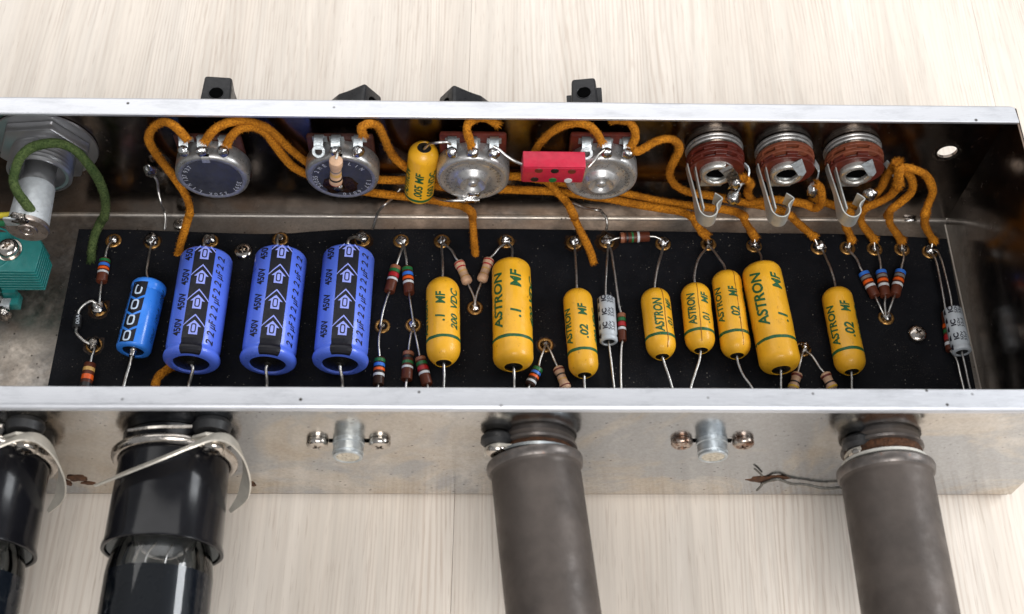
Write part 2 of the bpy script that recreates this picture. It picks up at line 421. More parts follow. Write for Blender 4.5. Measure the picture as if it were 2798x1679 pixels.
def merge(dst, src, dx=0, dy=0, rot=0):
    ca, sa = math.cos(rot), math.sin(rot); mp = {}
    for v in src.verts: mp[v] = dst.verts.new((v.co.x*ca-v.co.y*sa+dx, v.co.x*sa+v.co.y*ca+dy, v.co.z))
    for f in src.faces:
        try: dst.faces.new([mp[v] for v in f.verts])
        except ValueError: pass
    src.free()
def wrap(bm, rfun, ang, off=.04, xcut=None):
    """lay a flat print (x along the axis, y round it) onto a body of revolution"""
    ys = [v.co.y for v in bm.verts]
    r0 = rfun(0) if xcut is None else xcut
    st = r0*math.radians(6); k = math.floor(min(ys)/st)+1
    while k*st < max(ys):
        bmesh.ops.bisect_plane(bm, geom=bm.verts[:]+bm.edges[:]+bm.faces[:], plane_co=(0, k*st, 0), plane_no=(0, 1, 0)); k += 1
    for v in bm.verts:
        a = v.co.y/r0+math.radians(ang); r = rfun(v.co.x)+off
        v.co = Vector((v.co.x, r*math.sin(a), r*math.cos(a)))
    for f in bm.faces:
        f.normal_update(); c = f.calc_center_median()
        if f.normal.dot(Vector((0, c.y, c.z))) < 0: f.normal_flip()
    return bm

def frame(A, B, roll=0):
    A, B = Vector(A), Vector(B); ex = (B-A).normalized(); up = Vector((0, 0, 1))
    if abs(ex.z) > .95: up = Vector((0, -1, 0))
    ez = (up-ex*ex.dot(up)).normalized()
    ez = Matrix.Rotation(math.radians(roll), 3, ex) @ ez
    ey = ez.cross(ex)
    return Matrix(((ex.x, ey.x, ez.x, A.x*S), (ex.y, ey.y, ez.y, A.y*S), (ex.z, ey.z, ez.z, A.z*S), (0, 0, 0, 1))), (B-A).length
def local(Mx, p):
    return (Mx.inverted() @ (Vector(p)*S))/S
def lead(parent, Mx, pts, r=.42, name='lead', mat='lead'):
    bm = new(); sweep(bm, [local(Mx, p) for p in pts], r, 8, .8, jit=.02)
    return obj(name, bm, mat, parent, 60)

# ------------------------------------------------------------------ the surface below
ZT = -3.6
table = empty('table_top', (0, 0, ZT), kind='structure'); table['label'] = 'pale oak laminate surface of wide planks'
table.rotation_euler = (0, 0, math.radians(-1.0))
px0 = -16.5; pw = 192.0; gap = .09
bm = new(); box(bm, (-pw/2+gap/2, -700, -8), (pw/2-gap/2, 700, 0), .05, 1)
pm = finish(bm, 'plank'); pm.materials.append(M['wood'])
for i in range(-4, 5):
    o = put('plank', pm, 'wood', table); o.location = ((px0+(i+.5)*pw)*S, (i % 3)*.12*S*0, 0)
bm = new(); box(bm, (-900, -700, -12), (900, 700, -8.2))
obj('underlay', bm, 'void', table)

# ------------------------------------------------------------------ chassis
X0, X1 = -252.0, 150.0
YN, YF, ZB, H, TH = -63.3, 37.5, -3.5, 58.56, 1.0
ch = empty('amplifier_chassis', (0, 0, ZB), 'long open plated steel tray holding all the wiring and parts', 'chassis')
def ch_obj(name, bm, mats, **kw):
    o = obj(name, bm, mats, None, 30, **kw); o.parent = ch; o.matrix_parent_inverse = Matrix.Translation((0, 0, -ZB*S)); return o
bm = new()     # bottom plate
box(bm, (X0+TH, YN+TH+1.2, ZB), (X1-TH-.9, YF-TH-1.2, ZB+TH))
# folds between bottom and walls (inner radius 1.2)
for (yc, s) in ((YN+TH+1.2, -1), (YF-TH-1.2, 1)):
    prof = []
    for k in range(7):
        a = math.pi/2*k/6; prof.append((yc+s*1.2*math.sin(a), ZB+TH+1.2-1.2*math.cos(a)))
    out = []
    for k in range(7):
        a = math.pi/2*(6-k)/6; out.append((yc+s*2.2*math.sin(a), ZB+2.2-2.2*math.cos(a)))
    P = prof+out
    lo = [bm.verts.new((X0+TH, y, z)) for y, z in P]; hi = [bm.verts.new((X1-TH-.05, y, z)) for y, z in P]
    n = len(P); fs = [bm.faces.new((lo[i], lo[(i+1) % n], hi[(i+1) % n], hi[i])) for i in range(n)]
    bmesh.ops.recalc_face_normals(bm, faces=fs)
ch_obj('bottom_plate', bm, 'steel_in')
FR = 1.6
def wall_poly(bm, xa, xb, y0, y1, za, zb): box(bm, (xa, y0, za), (xb, y1, zb))
bm = new(); wall_poly(bm, X0, X1, YN, YN+TH, ZB+2.2, H-FR); ch_obj('side_wall', bm, 'steel')
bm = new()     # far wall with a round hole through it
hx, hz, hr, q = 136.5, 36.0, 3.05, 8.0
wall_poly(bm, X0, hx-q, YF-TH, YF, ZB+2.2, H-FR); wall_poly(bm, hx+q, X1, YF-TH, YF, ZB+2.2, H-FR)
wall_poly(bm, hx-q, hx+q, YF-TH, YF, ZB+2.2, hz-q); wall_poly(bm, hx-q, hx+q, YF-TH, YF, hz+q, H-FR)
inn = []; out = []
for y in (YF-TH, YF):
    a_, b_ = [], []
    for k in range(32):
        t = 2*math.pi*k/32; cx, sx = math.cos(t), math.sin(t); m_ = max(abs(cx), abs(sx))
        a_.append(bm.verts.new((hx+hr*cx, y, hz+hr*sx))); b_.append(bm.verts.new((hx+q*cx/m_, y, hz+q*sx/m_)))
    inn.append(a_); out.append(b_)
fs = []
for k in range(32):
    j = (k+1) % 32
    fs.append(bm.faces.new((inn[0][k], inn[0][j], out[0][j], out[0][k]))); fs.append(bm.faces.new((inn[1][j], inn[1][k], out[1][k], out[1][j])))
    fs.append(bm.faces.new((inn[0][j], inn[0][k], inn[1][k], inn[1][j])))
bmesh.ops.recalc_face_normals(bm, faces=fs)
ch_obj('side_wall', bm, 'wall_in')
bm = new(); lathe(bm, [(YF-TH-.04, 3.5), (YF-TH-.10, 3.7), (YF-TH-.10, 4.4), (YF-TH-.04, 4.7)], 36, 'y', (hx, 0, hz), close=False)
ch_obj('hole_scar', bm, 'solder_dark')
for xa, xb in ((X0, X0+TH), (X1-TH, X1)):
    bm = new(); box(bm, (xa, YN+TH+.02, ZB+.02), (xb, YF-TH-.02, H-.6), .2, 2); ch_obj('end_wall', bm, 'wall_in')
def flange(y_edge, y_in, s):
    """fold at the wall then a lip turned inwards with a raw edge; s = +1 when the lip runs towards +y"""
    bm = new(); P = []
    yc = y_edge+s*FR
    for k in range(9):
        a = math.pi/2*k/8; P.append((yc-s*FR*math.cos(a), H-FR+FR*math.sin(a)))
    P += [(y_in-s*.25, H), (y_in, H-.25), (y_in, H-TH)]
    for k in range(9):
        a = math.pi/2*(8-k)/8; ri = FR-TH; P.append((yc-s*ri*math.cos(a), H-FR+ri*math.sin(a)))
    xr = X1-.6
    xs = [X0+.5]+[X0+.5+(xr-X0-.5)*i/60 for i in range(1, 60)]+[xr]
    rings = []
    for x in xs:
        L = []
        for y, z in P:
            xx = x
            if x == xr:      # mitred, slightly rounded end at the fold
                k = abs(y-y_edge); xx = x-1.9*max(0, 1-k/2.2)**1.5
            L.append(bm.verts.new((xx, y+.05*noise.noise(Vector((x*.03, y, 5))), z+.09*noise.noise(Vector((x*.02, 3, s))))))
        rings.append(L)
    n = len(P); fs = []
    for A, B in zip(rings, rings[1:]):
        for i in range(n): fs.append(bm.faces.new((A[i], A[(i+1) % n], B[(i+1) % n], B[i])))
    fs.append(bm.faces.new(rings[0])); fs.append(bm.faces.new(rings[-1][::-1]))
    bmesh.ops.recalc_face_normals(bm, faces=fs)
    return ch_obj('flange', bm, 'flange')
flange(YF, 30.75, -1); flange(YN, -57.0, 1)

# ------------------------------------------------------------------ screws
def phillips(r, h, name='screw_head'):
    """a pan head with a cross recess, axis +z, base at z=0"""
    bm = new(); prof = [(0, r*.97)]
    for k in range(1, 8):
        a = math.pi/2*k/7; prof.append((h*(.35+.65*math.sin(a)), r*(.42+.58*math.cos(a)) if k < 7 else r*.30))
    prof.append((h*1.01, 0)); lathe(bm, prof, 28, 'z')
    base = finish(bm, name); bm = new()
    for rot in (0, math.pi/2):
        vs = box(bm, (-r*.56, -r*.13, h*.35), (r*.56, r*.13, h*1.5))
        for v in vs:
            if v.co.z < h: v.co.x *= .45; v.co.y *= .8
            v.co = Matrix.Rotation(rot, 3, 'Z') @ v.co
    cut = finish(bm, 'cut')
    a = bpy.data.objects.new('a', base); b = bpy.data.objects.new('b', cut); COL.objects.link(a); COL.objects.link(b)
    md = a.modifiers.new('b', 'BOOLEAN'); md.object = b; md.solver = 'EXACT'; md.operation = 'DIFFERENCE'; md.use_self = True
    dg = bpy.context.evaluated_depsgraph_get(); me = bpy.data.meshes.new_from_object(a.evaluated_get(dg))
    bpy.data.objects.remove(a); bpy.data.objects.remove(b)
    me.polygons.foreach_set('use_smooth', [True]*len(me.polygons)); me.set_sharp_from_angle(angle=math.radians(40))
    me.materials.clear(); me.materials.append(M['nickel'])
    return me
SCRR = phillips(3.0, 2.0); SCRR.materials.clear(); SCRR.materials.append(M['rusty_nickel']); SCR = phillips(3.0, 2.0); SCRS = phillips(2.35, 1.75)
def screw(loc, nrm, me, label, spin=0, group='cross head screws', washer=None):
    q = Vector(nrm).to_track_quat('Z', 'Y').to_matrix().to_4x4()
    Mx = Matrix.Translation(Vector(loc)*S) @ q @ Matrix.Rotation(math.radians(spin), 4, 'Z')
    e = empty('screw', Mx, label, 'screw', group)
    put('screw_head', me, 'nickel', e)
    bm = new(); lathe(bm, [(-2.2, 1.2), (.1, 1.2)], 14, 'z'); obj('shank', bm, 'nickel', e)
    if washer:
        bm = new(); lathe(bm, [(-.35, washer), (-.02, washer)], 28, 'z'); obj('washer', bm, 'nickel', e)
    return e

# ------------------------------------------------------------------ circuit board
brd = empty('circuit_board', (0, 0, 0), 'black fibre eyelet board on the tray floor carrying capacitors and resistors', 'circuit board')
edge = [(-143.4, 28.86, 0), (-127.15, 28.78, 0), (-105.91, 28.04, 0), (-85.1, 27.39, 0), (-82.33, 27.4, 0), (-72.58, 27.86, 0), (-63.65, 28.81, 0), (-55.51, 29.46, 0), (-31.71, 29.85, 0), (0.36, 30.1, 0), (37.61, 29.71, 0), (83.3, 29.08, 0), (108.03, 28.99, 0), (129.68, 28.24, 0), (146.73, 27.24, 0)]
poly = [(p[0], p[1]) for p in edge]+[(145.6, -28), (145.2, -52), (-143.4, -52)]
bm = new(); prism(bm, poly[::-1], -1.7, 0, 'z'); obj('board_panel', bm, 'board', brd)
bm = new(); lathe(bm, [(0.02, 1.45), (.30, 1.55), (.42, 1.95), (.36, 2.35), (.14, 2.62), (0.02, 2.66)], 28, 'z', close=False); EYE = finish(bm, 'eyelet', 60); EYE.materials.append(M['brass'])
bm = new()
prof = [(.012, 4.0), (.035, 3.3), (.05, 2.4), (.05, 0)]; lathe(bm, prof, 28, 'z')
for v in bm.verts:
    k = 1+.3*noise.noise(v.co*.6); v.co.x *= k; v.co.y *= k
FLX = finish(bm, 'flux_stain'); FLX.materials.append(M['flux'])
BL = []
for s in range(5):
    bm = new(); blob(bm, (0, 0, .75), 1.75, 1, 1, .72, .42, 18, s+2)
    me = finish(bm, 'solder_joint', 70); me.materials.append(M['solder_dark' if s == 4 else 'solder']); BL.append(me)
def eyelet(p, style=0, k=1.0, flux=False, sz=1.0, brass=True, dz=0):
    """brass ring with a solder joint in it"""
    z = Vector((p[0], p[1], 0))*S
    if brass:
        e = put('eyelet', EYE, 'brass', brd); e.location = z; e.rotation_euler.z = random.random()*6
        par = e
    else: par = None
    if flux:
        f = put('flux_stain', FLX, 'flux', brd); f.location = z; f.rotation_euler.z = random.random()*6; f.scale = (flux, flux, 1)
    b = put('solder_joint', BL[style], 'solder', par or brd)
    b.scale = (k, k, k*sz); b.rotation_euler.z = random.random()*6
    b.location = (0, 0, dz*S) if par else z
EB = [  # (point, joint mesh, size, flux size)
 ((-131.34, 24.41, 0),0,.8,0,1), ((-118.46, 23.91, 0),1,1.25,.75,1.2), ((-99.58, 24.4, 0),2,1.05,.7,1.2), ((-131.88, -1.58, 0),3,1.3,.9,1.1), ((-131.43, -14.67, 0),4,1.25,.85,1.1),
 ((-76.64, 25.3, 0),4,.9,.7,1), ((-49.46, 25.22, 0),1,1.15,.9,1.2), ((-36.67, 24.98, 0),2,.95,0,.6), ((-23.05, 24.93, 0),3,.9,.7,1), ((-1.65, 25, 0),0,1,.75,1.1), ((-41.5, -7.24, 0),4,.55,0,.9), ((-31.58, -6.87, 0),2,.85,.65,1), ((-11.94, -0.42, 0),3,.85,0,1),
 ((20.87, 24.68, 0),1,1,.85,1.2), ((31.81, 25.25, 0),2,1.1,1.0,1), ((50.62, 24.52, 0),0,1,0,1.2), ((65.83, 24.53, 0),4,.75,.65,1.1), ((81.09, 23.91, 0),3,1.05,0,1.25), ((10.5, -13.87, 0),4,.7,.75,1),
 ((102.71, 23.24, 0),2,1.15,.65,1.3), ((112.43, 23.31, 0),0,.8,0,1.2), ((121.56, 23.02, 0),1,.85,0,1), ((130.76, 22.94, 0),3,.85,0,1), ((140, 21.99, 0),2,1.1,.6,1.2), ((121.23, -3.33, 0),1,.95,0,1), ((92.7, -14.99, 0),0,1.05,0,1.3)]
for p, s, k, fl, sz in EB: eyelet(p, s, k, fl, sz)
screw((-88.13, 19.86, 0.2), (0, 0, 1), SCR, 'round head cross screw holding the black board between the first and second periwinkle capacitors', 15)
screw((130.05, -9.67, 0.2), (0, 0, 1), SCR, 'shiny cross head screw standing alone on the black board at its right end', 25)
screw((-110.83, 32.22, -2.4), (0, 0, 1), SCRS, 'small screw head on the tray floor beside the orange wire', 40)

# ------------------------------------------------------------------ axial components
GYC = 'yellow waxed capacitors on the board'
def clump(A, B, r, zc): return (A[0], A[1], zc), (B[0], B[1], zc)
def near_end(p, dx=0, y=-45): return [(p[0]+dx*.5, (p[1]+y)/2, 2.2), (p[0]+dx, y, .6)]
def dome_r(L, r, dl, n, hole):
    """radius along a moulded body: hole rim, domed shoulder, straight, domed far shoulder"""
    def f(x):
        if x < dl:
            k = max(0, dl-x)/(dl/(1-(hole/r)**n)**(1/n)); return r*max(0, 1-k**n)**(1/n)
        if x > L-dl:
            k = (x-(L-dl))/dl; return r*max(0, 1-k**n)**(1/n)
        return r
    return f
def yellow_cap(label, A, B, r, zc, dl, n, prints, ring, far, near, roll=0, raw=False, seam=None, flip=False):
    if not raw: A, B = clump(A, B, r, zc)
    Mx, L = frame(A, B, roll)
    e = empty('film_capacitor', Mx, label, 'capacitor', GYC)
    hole = r*.48; f = dome_r(L, r, dl, n, hole)
    prof = [(.9, hole*.80), (0.12, hole*.93), (-.04, hole*1.02)]
    for k in range(1, 13): x = dl*(1-math.cos(math.pi/2*k/12)); prof.append((x, max(f(x), hole*1.05)))
    for k in range(1, 8): prof.append((dl+(L-2*dl)*k/8, r*(1+.006*math.sin(k*2.1))))
    for k in range(13): x = L-dl+dl*math.sin(math.pi/2*k/12); prof.append((x, max(f(x), .35)))
    bm = new(); lathe(bm, prof, 40, 'x', close=False)
    sd = random.random()*50
    def turn(b):
        if flip:
            for v in b.verts: v.co.x = L-v.co.x
            bmesh.ops.reverse_faces(b, faces=b.faces[:])
    turn(bm)
    for v in bm.verts:
        k = 1+.025*noise.noise(v.co*.16+Vector((sd, 0, 0)))+.008*noise.noise(v.co*.7+Vector((sd, 0, 0)))
        v.co.y *= k; v.co.z *= k
    obj('body', bm, 'yellow', e, 60)
    bm = new(); lathe(bm, [(.75, 0), (.7, hole*.9)], 20, 'x', close=False); lathe(bm, [(-.15, hole*.35), (.1, hole*.95), (.75, hole*1.0)], 20, 'x', close=False)
    turn(bm)
    obj('end_plug', bm, 'black_plug', e)
    fr = lambda x: f(min(max(x, .01), L-.01))*1.006
    if ring:
        bm = new()
        lathe(bm, [(ring*L-.55, r*1.004+.03), (ring*L+.5, r*1.004+.05)], 40, 'x', close=False); 
        sd2 = sd
        for v in bm.verts:
            k = 1+.025*noise.noise(v.co*.16+Vector((sd, 0, 0))); v.co.y *= k; v.co.z *= k; v.co.x += .12*noise.noise(v.co*.5)
        obj('ring_mark', bm, 'green_ink', e)
    bm = new()
    for s, h, ln, xc, ang in prints:
        t = text2d(s, h, ln, .18, .03)
        for v in t.verts: v.co.x += xc*L
        wrap(t, lambda x: r, ang, .10, r)
        for v in t.verts:
            k = 1+.025*noise.noise(v.co*.16+Vector((sd, 0, 0))); v.co.y *= k; v.co.z *= k
        mp = {v: bm.verts.new(v.co) for v in t.verts}
        for fc in t.faces:
            try: bm.faces.new([mp[v] for v in fc.verts])
            except ValueError: pass
        t.free()
    obj('lettering', bm, 'green_ink', e, None)
    if seam is not None:
        bm = new()
        a = math.radians(seam); pts = []
        for k in range(30):
            x = .06*L+k/29*.9*L; rr = fr(x)+.02; aa = a+.05*noise.noise(Vector((x*.3, sd, 0)))
            pts.append((x, rr*math.sin(aa), rr*math.cos(aa)))
        sweep(bm, pts, .11, 5, 1.0); obj('crease', bm, 'seam', e)
    if far: lead(e, Mx, [(Vector(B)*.97+Vector(A)*.03)]+far)
    if near: lead(e, Mx, [(Vector(A)*.96+Vector(B)*.04)]+near)
    return e
yellow_cap('yellow capacitor lettered .1 MF 200 VDC, leftmost of those lying on the board', (-21.47, -23.64, 6.2), (-22.37, 6.75, 9.6), 5.3, 6.2, 5.2, 2.0,
    [('ASTRON', 2.7, 13, .50, 78), ('.1', 2.9, 2.6, .44, 10), ('MF', 2.9, 4.6, .68, 8), ('200  VDC', 2.5, 14.5, .56, -42)], .235,
    [(-22.53, 13.75, 5.5), (-23, 20.04, 3), (-22.97, 23.09, 1.6)], [(-21.24, -26.94, 5), (-21.33, -30.38, 3.4)]+near_end((-21.37, -29.7, 2)))
yellow_cap('big yellow capacitor with blunt ends lettered .1 MF beside two cream resistors', (0.07, -25.34, 7), (-0.38, 12.66, 11.5), 6.25, 7, 3.6, 2.4,
    [('ASTRON', 3.3, 20.5, .56, 47), ('.1', 3.2, 3.2, .42, -8), ('MF', 3.3, 6.5, .75, -10), ('400 VDC', 2.9, 18, .58, -72)], .215,
    [(0.06, 20.06, 4), (-1.29, 23.49, 1.6)], [(0.31, -28.2, 6), (0.34, -30.59, 4)]+near_end((0.4, -29.62, 2)))
yellow_cap('yellow capacitor lettered .02 MF standing left of the left small grey one', (22.02, -27.18, 5.4), (20.64, 3.23, 8.4), 4.65, 5.4, 4.0, 2.1,
    [('ASTRON', 2.6, 13, .52, 58), ('.02', 2.5, 4.8, .43, -8), ('MF', 2.7, 4.3, .69, -8), ('400 VDC', 2.5, 13, .53, -72)], .235,
    [(20.75, 9.68, 5), (20.71, 15.92, 4), (20.88, 22.57, 1.8)], [(21.95, -28.69, 4.6), (22.04, -30.31, 3.6)]+near_end((22.19, -29.54, 2)))
yellow_cap('small yellow capacitor with stout ASTRON print on top, just right of a bare brown resistor', (46.51, -20.66, 5.4), (45.62, 3.66, 8.4), 4.65, 5.4, 4.2, 2.0,
    [('ASTRON', 2.7, 12.2, .52, 5), ('.01', 2.2, 3.6, .43, -46), ('MF', 2.2, 3.6, .70, -46)], .245,
    [(46.11, 6.76, 5.5), (47.71, 13.61, 5), (49.6, 19.61, 3), (50.23, 22.3, 1.8)], [(47.09, -22.19, 4.6), (48.23, -26.17, 4), (49.25, -29.92, 3)]+near_end((49.62, -29.44, 2), 3), seam=-22)
yellow_cap('short yellow capacitor lettered .01 MF with a brown crease along its top', (58.85, -18.44, 5.4), (58.74, 5.62, 8.4), 4.7, 5.4, 4.2, 2.0,
    [('ASTRON', 2.6, 11.5, .53, 32), ('.01', 2.4, 3.6, .40, -24), ('MF', 2.4, 3.9, .70, -24)], .225,
    [(59.12, 9.63, 5.5), (60.98, 15.59, 5), (64.18, 20.68, 3), (65.37, 22.66, 1.8)], [(58.39, -20.85, 4.6), (56.99, -24.85, 4), (55.2, -29.9, 3)]+near_end((55.39, -29.42, 2), -3), seam=2)
yellow_cap('yellow capacitor lettered .02 squeezed between the creased short one and the big one', (69.99, -20.25, 5.4), (69.19, 10.36, 8.4), 4.7, 5.4, 4.0, 2.1,
    [('ASTRON', 2.5, 13, .55, 58), ('.02', 2.6, 4.4, .43, -5), ('MF', 2.7, 3.9, .68, -5), ('400 VDC', 2.5, 13, .55, -74)], .22,
    [(69.23, 12.82, 5), (67.99, 15.95, 4.5), (66.59, 20.22, 3), (65.48, 23, 1.8)], [(70.26, -22.09, 4.6), (71.52, -26.08, 4), (74.02, -29.83, 3)]+near_end((74.34, -29.35, 2), 5), seam=-20)
yellow_cap('big yellow capacitor with blunt ends, in the right half of the board', (82.85, -26.03, 7.2), (80.38, 11.83, 12), 6.35, 7.2, 3.6, 2.4,
    [('ASTRON', 3.4, 19.5, .60, 38), ('.1', 3.3, 3.2, .41, -22), ('MF', 3.3, 6.0, .76, -22)], .23,
    [(81.71, 16.21, 5), (81.73, 18.26, 4), (81.03, 22.05, 1.8)], [(82.84, -27.64, 6), (82.98, -30.19, 4)]+near_end((83.53, -29.22, 2)))
yellow_cap('slim yellow capacitor lettered .02 MF, rightmost of all the yellow ones', (105.27, -25.8, 5.6), (104.29, 4.21, 8.6), 4.85, 5.6, 4.0, 2.1,
    [('ASTRON', 2.6, 14.5, .50, 56), ('.02', 2.9, 5.2, .42, -4), ('MF', 2.9, 4.0, .70, -4), ('400 VDC', 2.5, 13, .53, -68)], .205,
    [(104.6, 7.22, 5), (104.01, 12.08, 5), (103.53, 16.88, 3.6), (103.47, 21, 1.8)], [(105.25, -27.75, 4.6), (105.2, -29.91, 3.6)]+near_end((105.75, -29.14, 2)))
yellow_cap('yellow capacitor lettered .005 MF 600 VDC hung upright left of the third potentiometer', (-30.23, 28.97, 19.5), (-27.52, 31.28, 43), 4.65, 0, 3.4, 2.1,
    [('ASTRON', 2.6, 12, .44, 66), ('.005 MF', 2.5, 12, .46, 8), ('600 VDC', 2.5, 12, .46, -44)], .15,
    [(-27.33, 29.76, 44.5), (-26.13, 29.25, 47), (-23.39, 25.5, 53), (-20.35, 26, 52.64), (-19.32, 26.5, 50.98)], [(-25.79, 29.36, 19), (-20.26, 24, 25.23), (-14.08, 24, 25.48)], raw=True, flip=True)

def blue_cap(label, A, B, angs):
    a_s, a_v, a_f = angs
    A, B = clump(A, B, 8.2, 9.2); Mx, L = frame(A, B)
    e = empty('electrolytic_capacitor', Mx, label, 'capacitor', 'periwinkle electrolytic capacitors in a row')
    R = 8.2
    pr = [(.5, 5.4), (-.05, 5.75), (0, 6.7), (.3, 7.7), (.9, 8.35), (1.7, 8.6), (2.4, 8.5), (3.0, 8.1), (3.5, 7.9), (4.1, 8.02), (4.9, R), (L*.5, R), (L-1.1, R), (L-.35, R-.35), (L, R-1.1), (L, 0)]
    bm = new(); lathe(bm, pr, 48, 'x', close=False); obj('sleeve', bm, 'blue', e, 50)
    def fr(x):
        for (a, r1), (b, r2) in zip(pr[2:], pr[3:]):
            if a <= x <= b and b > a: return r1+(r2-r1)*(x-a)/(b-a)
        return R if x > 1 else 6.7
    bm = new(); lathe(bm, [(.2, 1.6), (.35, 3.6), (.55, 5.5)], 32, 'x', close=False); lathe(bm, [(-.3, 0), (-.3, .9), (.2, 1.6)], 20, 'x', close=False)
    obj('end_seal', bm, 'black_plug', e)
    bm = new(); hw = 3.25
    rows = [.06, .3, .9, 1.7, 2.4, 3.0, 3.5, 4.1, 4.9]+[4.9+(L-1.2-4.9)*k/6 for k in range(1, 7)]
    m2 = new()
    for a, b in zip(rows, rows[1:]):
        merge(m2, poly2d([[(a, -hw), (b, -hw), (b, hw), (a, hw)]]))
    wrap(m2, fr, a_s, .035, R); 
    obj('stripe', m2, 'band', e, 50)
    m2 = new(); per = (L-11.3)/3
    for k in range(4):
        xc = L-2.9-per*k
        arrow = [(2.5, 0), (.35, 2.2), (.35, 1.3), (-2.4, 1.3), (-2.4, -1.3), (.35, -1.3), (.35, -2.2)]
        merge(m2, poly2d([arrow]), xc, 0)
        if k < 4:
            ap = xc+4.6; en = xc+.9; th = .42
            if k: merge(m2, poly2d([[(ap, 0), (en, hw), (en-th, hw), (ap-th*1.4, 0)], [(ap, 0), (ap-th*1.4, 0), (en-th, -hw), (en, -hw)]]))
            else: merge(m2, poly2d([[(xc+2.6, 1.6), (en, hw), (en-th, hw), (xc+2.6-th*1.4, 1.6-.1)], [(xc+2.6, -1.6), (xc+2.6-th*1.4, -1.5), (en-th, -hw), (en, -hw)]]))
    wrap(m2, lambda x: R, a_s, .07, R); obj('arrow_print', m2, 'blue_print', e, None)
    m2 = new()
    for k in range(4):
        xc = L-2.9-per*k
        def rr(a, b, n=16): return [(a*math.copysign(abs(math.cos(2*math.pi*i/n))**.5, math.cos(2*math.pi*i/n))+xc-.25, b*math.copysign(abs(math.sin(2*math.pi*i/n))**.5, math.sin(2*math.pi*i/n))) for i in range(n)]
        merge(m2, ring2d(rr(1.6, .80), rr(1.2, .46)))
    wrap(m2, lambda x: R, a_s, .10, R); obj('minus_print', m2, 'ink', e, None)
    m2 = new()
    for k in range(4):
        xc = L-2.4-per*k
        t = text2d('450V', 2.6, 6.3, .1, .03); 
        for v in t.verts: v.co.x += xc
        clip(t, L-.9)
        wrap(t, lambda x: R, a_v, .06, R); merge3(m2, t)
    for k in range(-1, 4):
        for g, dx, wd in (('2', -5.9, 1.7), ('2', -3.1, 1.7), ('\u00b5F', .1, 3.0)):
            xc = L-9.6-per*k+dx
            if xc > L-1.5 or xc < 2: continue
            t = text2d(g, 2.55, wd, .22, .02)
            for v in t.verts: v.co.x += xc
            wrap(t, lambda x: R, a_f, .06, R); merge3(m2, t)
    obj('lettering', m2, 'ink', e, None)
    return e, Mx, A, B
def clip(t, x):
    bmesh.ops.bisect_plane(t, geom=t.verts[:]+t.edges[:]+t.faces[:], plane_co=(x, 0, 0), plane_no=(1, 0, 0), clear_outer=True)
def merge3(dst, src):
    mp = {v: dst.verts.new(v.co) for v in src.verts}
    for f in src.faces:
        try: dst.faces.new([mp[v] for v in f.verts])
        except ValueError: pass
    src.free()
for lab, angs, A, B, farp, nearp in [
    ('periwinkle blue 450 V capacitor nearest the small bright blue one', (-9, 28, -47), (-98.06, -25.74, 9.2), (-97.48, 12.1, 17.4), [(-98.67, 16.64, 11), (-98.95, 21.26, 8), (-99.19, 24, 1.8)], [(-97.33, -26.8, 9), (-98.07, -28.85, 7), (-99.03, -30.89, 4.5)]),
    ('periwinkle blue 450 V capacitor in the middle of the three alike', (-11, 30, -55), (-74.87, -25.92, 9.2), (-73.89, 12.74, 17.4), [(-75.46, 17.88, 11), (-75.82, 21.69, 8), (-76.32, 24.49, 1.8)], [(-75.27, -26.64, 9), (-75.17, -28.99, 7), (-75.3, -30.9, 4.5)]),
    ('periwinkle blue 450 V capacitor next to the brown resistors and the yellow capacitors', (-7, 37, -46), (-52.9, -25.83, 9.2), (-52.4, 13.21, 17.4), [(-52.67, 17.18, 12), (-51.35, 20.52, 9), (-50.33, 23.27, 4), (-49.42, 24.06, 1.8)], [(-52.86, -26.54, 9), (-52.34, -28.9, 7), (-52.28, -30.82, 4.5)])]:
    e, Mx, A, B = blue_cap(lab, A, B, angs)
    lead(e, Mx, [Vector(B)-(Vector(B)-Vector(A)).normalized()*1]+farp, .5); lead(e, Mx, [Vector(A)+(Vector(B)-Vector(A)).normalized()*.3]+nearp+near_end(nearp[-1]), .5)

# small bright blue capacitor
A, B = clump((-117.03, -20.12, 6.4), (-115.1, 3.97, 11.6), 5.3, 6.4); Mx, L = frame(A, B)
e = empty('electrolytic_capacitor', Mx, 'small bright blue capacitor with a black stripe of zeros, lying left of the periwinkle ones', 'capacitor')
R = 5.3; pr = [(.45, 3.2), (0, 3.5), (0, 4.3), (.3, 5.0), (1.0, R), (L*.5, R), (L-4.6, R), (L-3.9, R-.4), (L-3.2, R-.4), (L-2.6, R+.1), (L-.9, R+.1), (L-.25, R-.3), (L, R-1), (L, 0)]
bm = new(); lathe(bm, pr, 40, 'x', close=False); obj('sleeve', bm, 'sky', e, 50)
bm = new(); lathe(bm, [(.4, 0), (.4, 3.4)], 24, 'x', close=False); obj('end_seal', bm, 'black_plug', e)
bm = new(); lathe(bm, [(-1.7, .5), (-1.6, .95), (-.2, .95), (.4, 1.25)], 18, 'x', close=False); obj('terminal', bm, 'nickel', e)
m2 = new()
for k in range(4):
    c0 = 1.0+k*(L-2.2)/4; c1 = c0+(L-2.2)/4-.85; hw = 2.35
    hw = 2.45; nb = 1.5 if k else .3
    merge(m2, poly2d([[(c0, -hw), (c1, -hw), (c1-1.5, 0), (c1, hw), (c0, hw), (c0-nb, 0)]] if k < 3 else [[(c0, -hw), (c1, -hw), (c1, hw), (c0, hw), (c0-nb, 0)]]))
fr_s = lambda x: R+.14 if L-2.7 < x < L-.8 else R
A_s = 14
wrap(m2, fr_s, A_s, .03, R); obj('stripe', m2, 'band', e, None)
m2 = new()
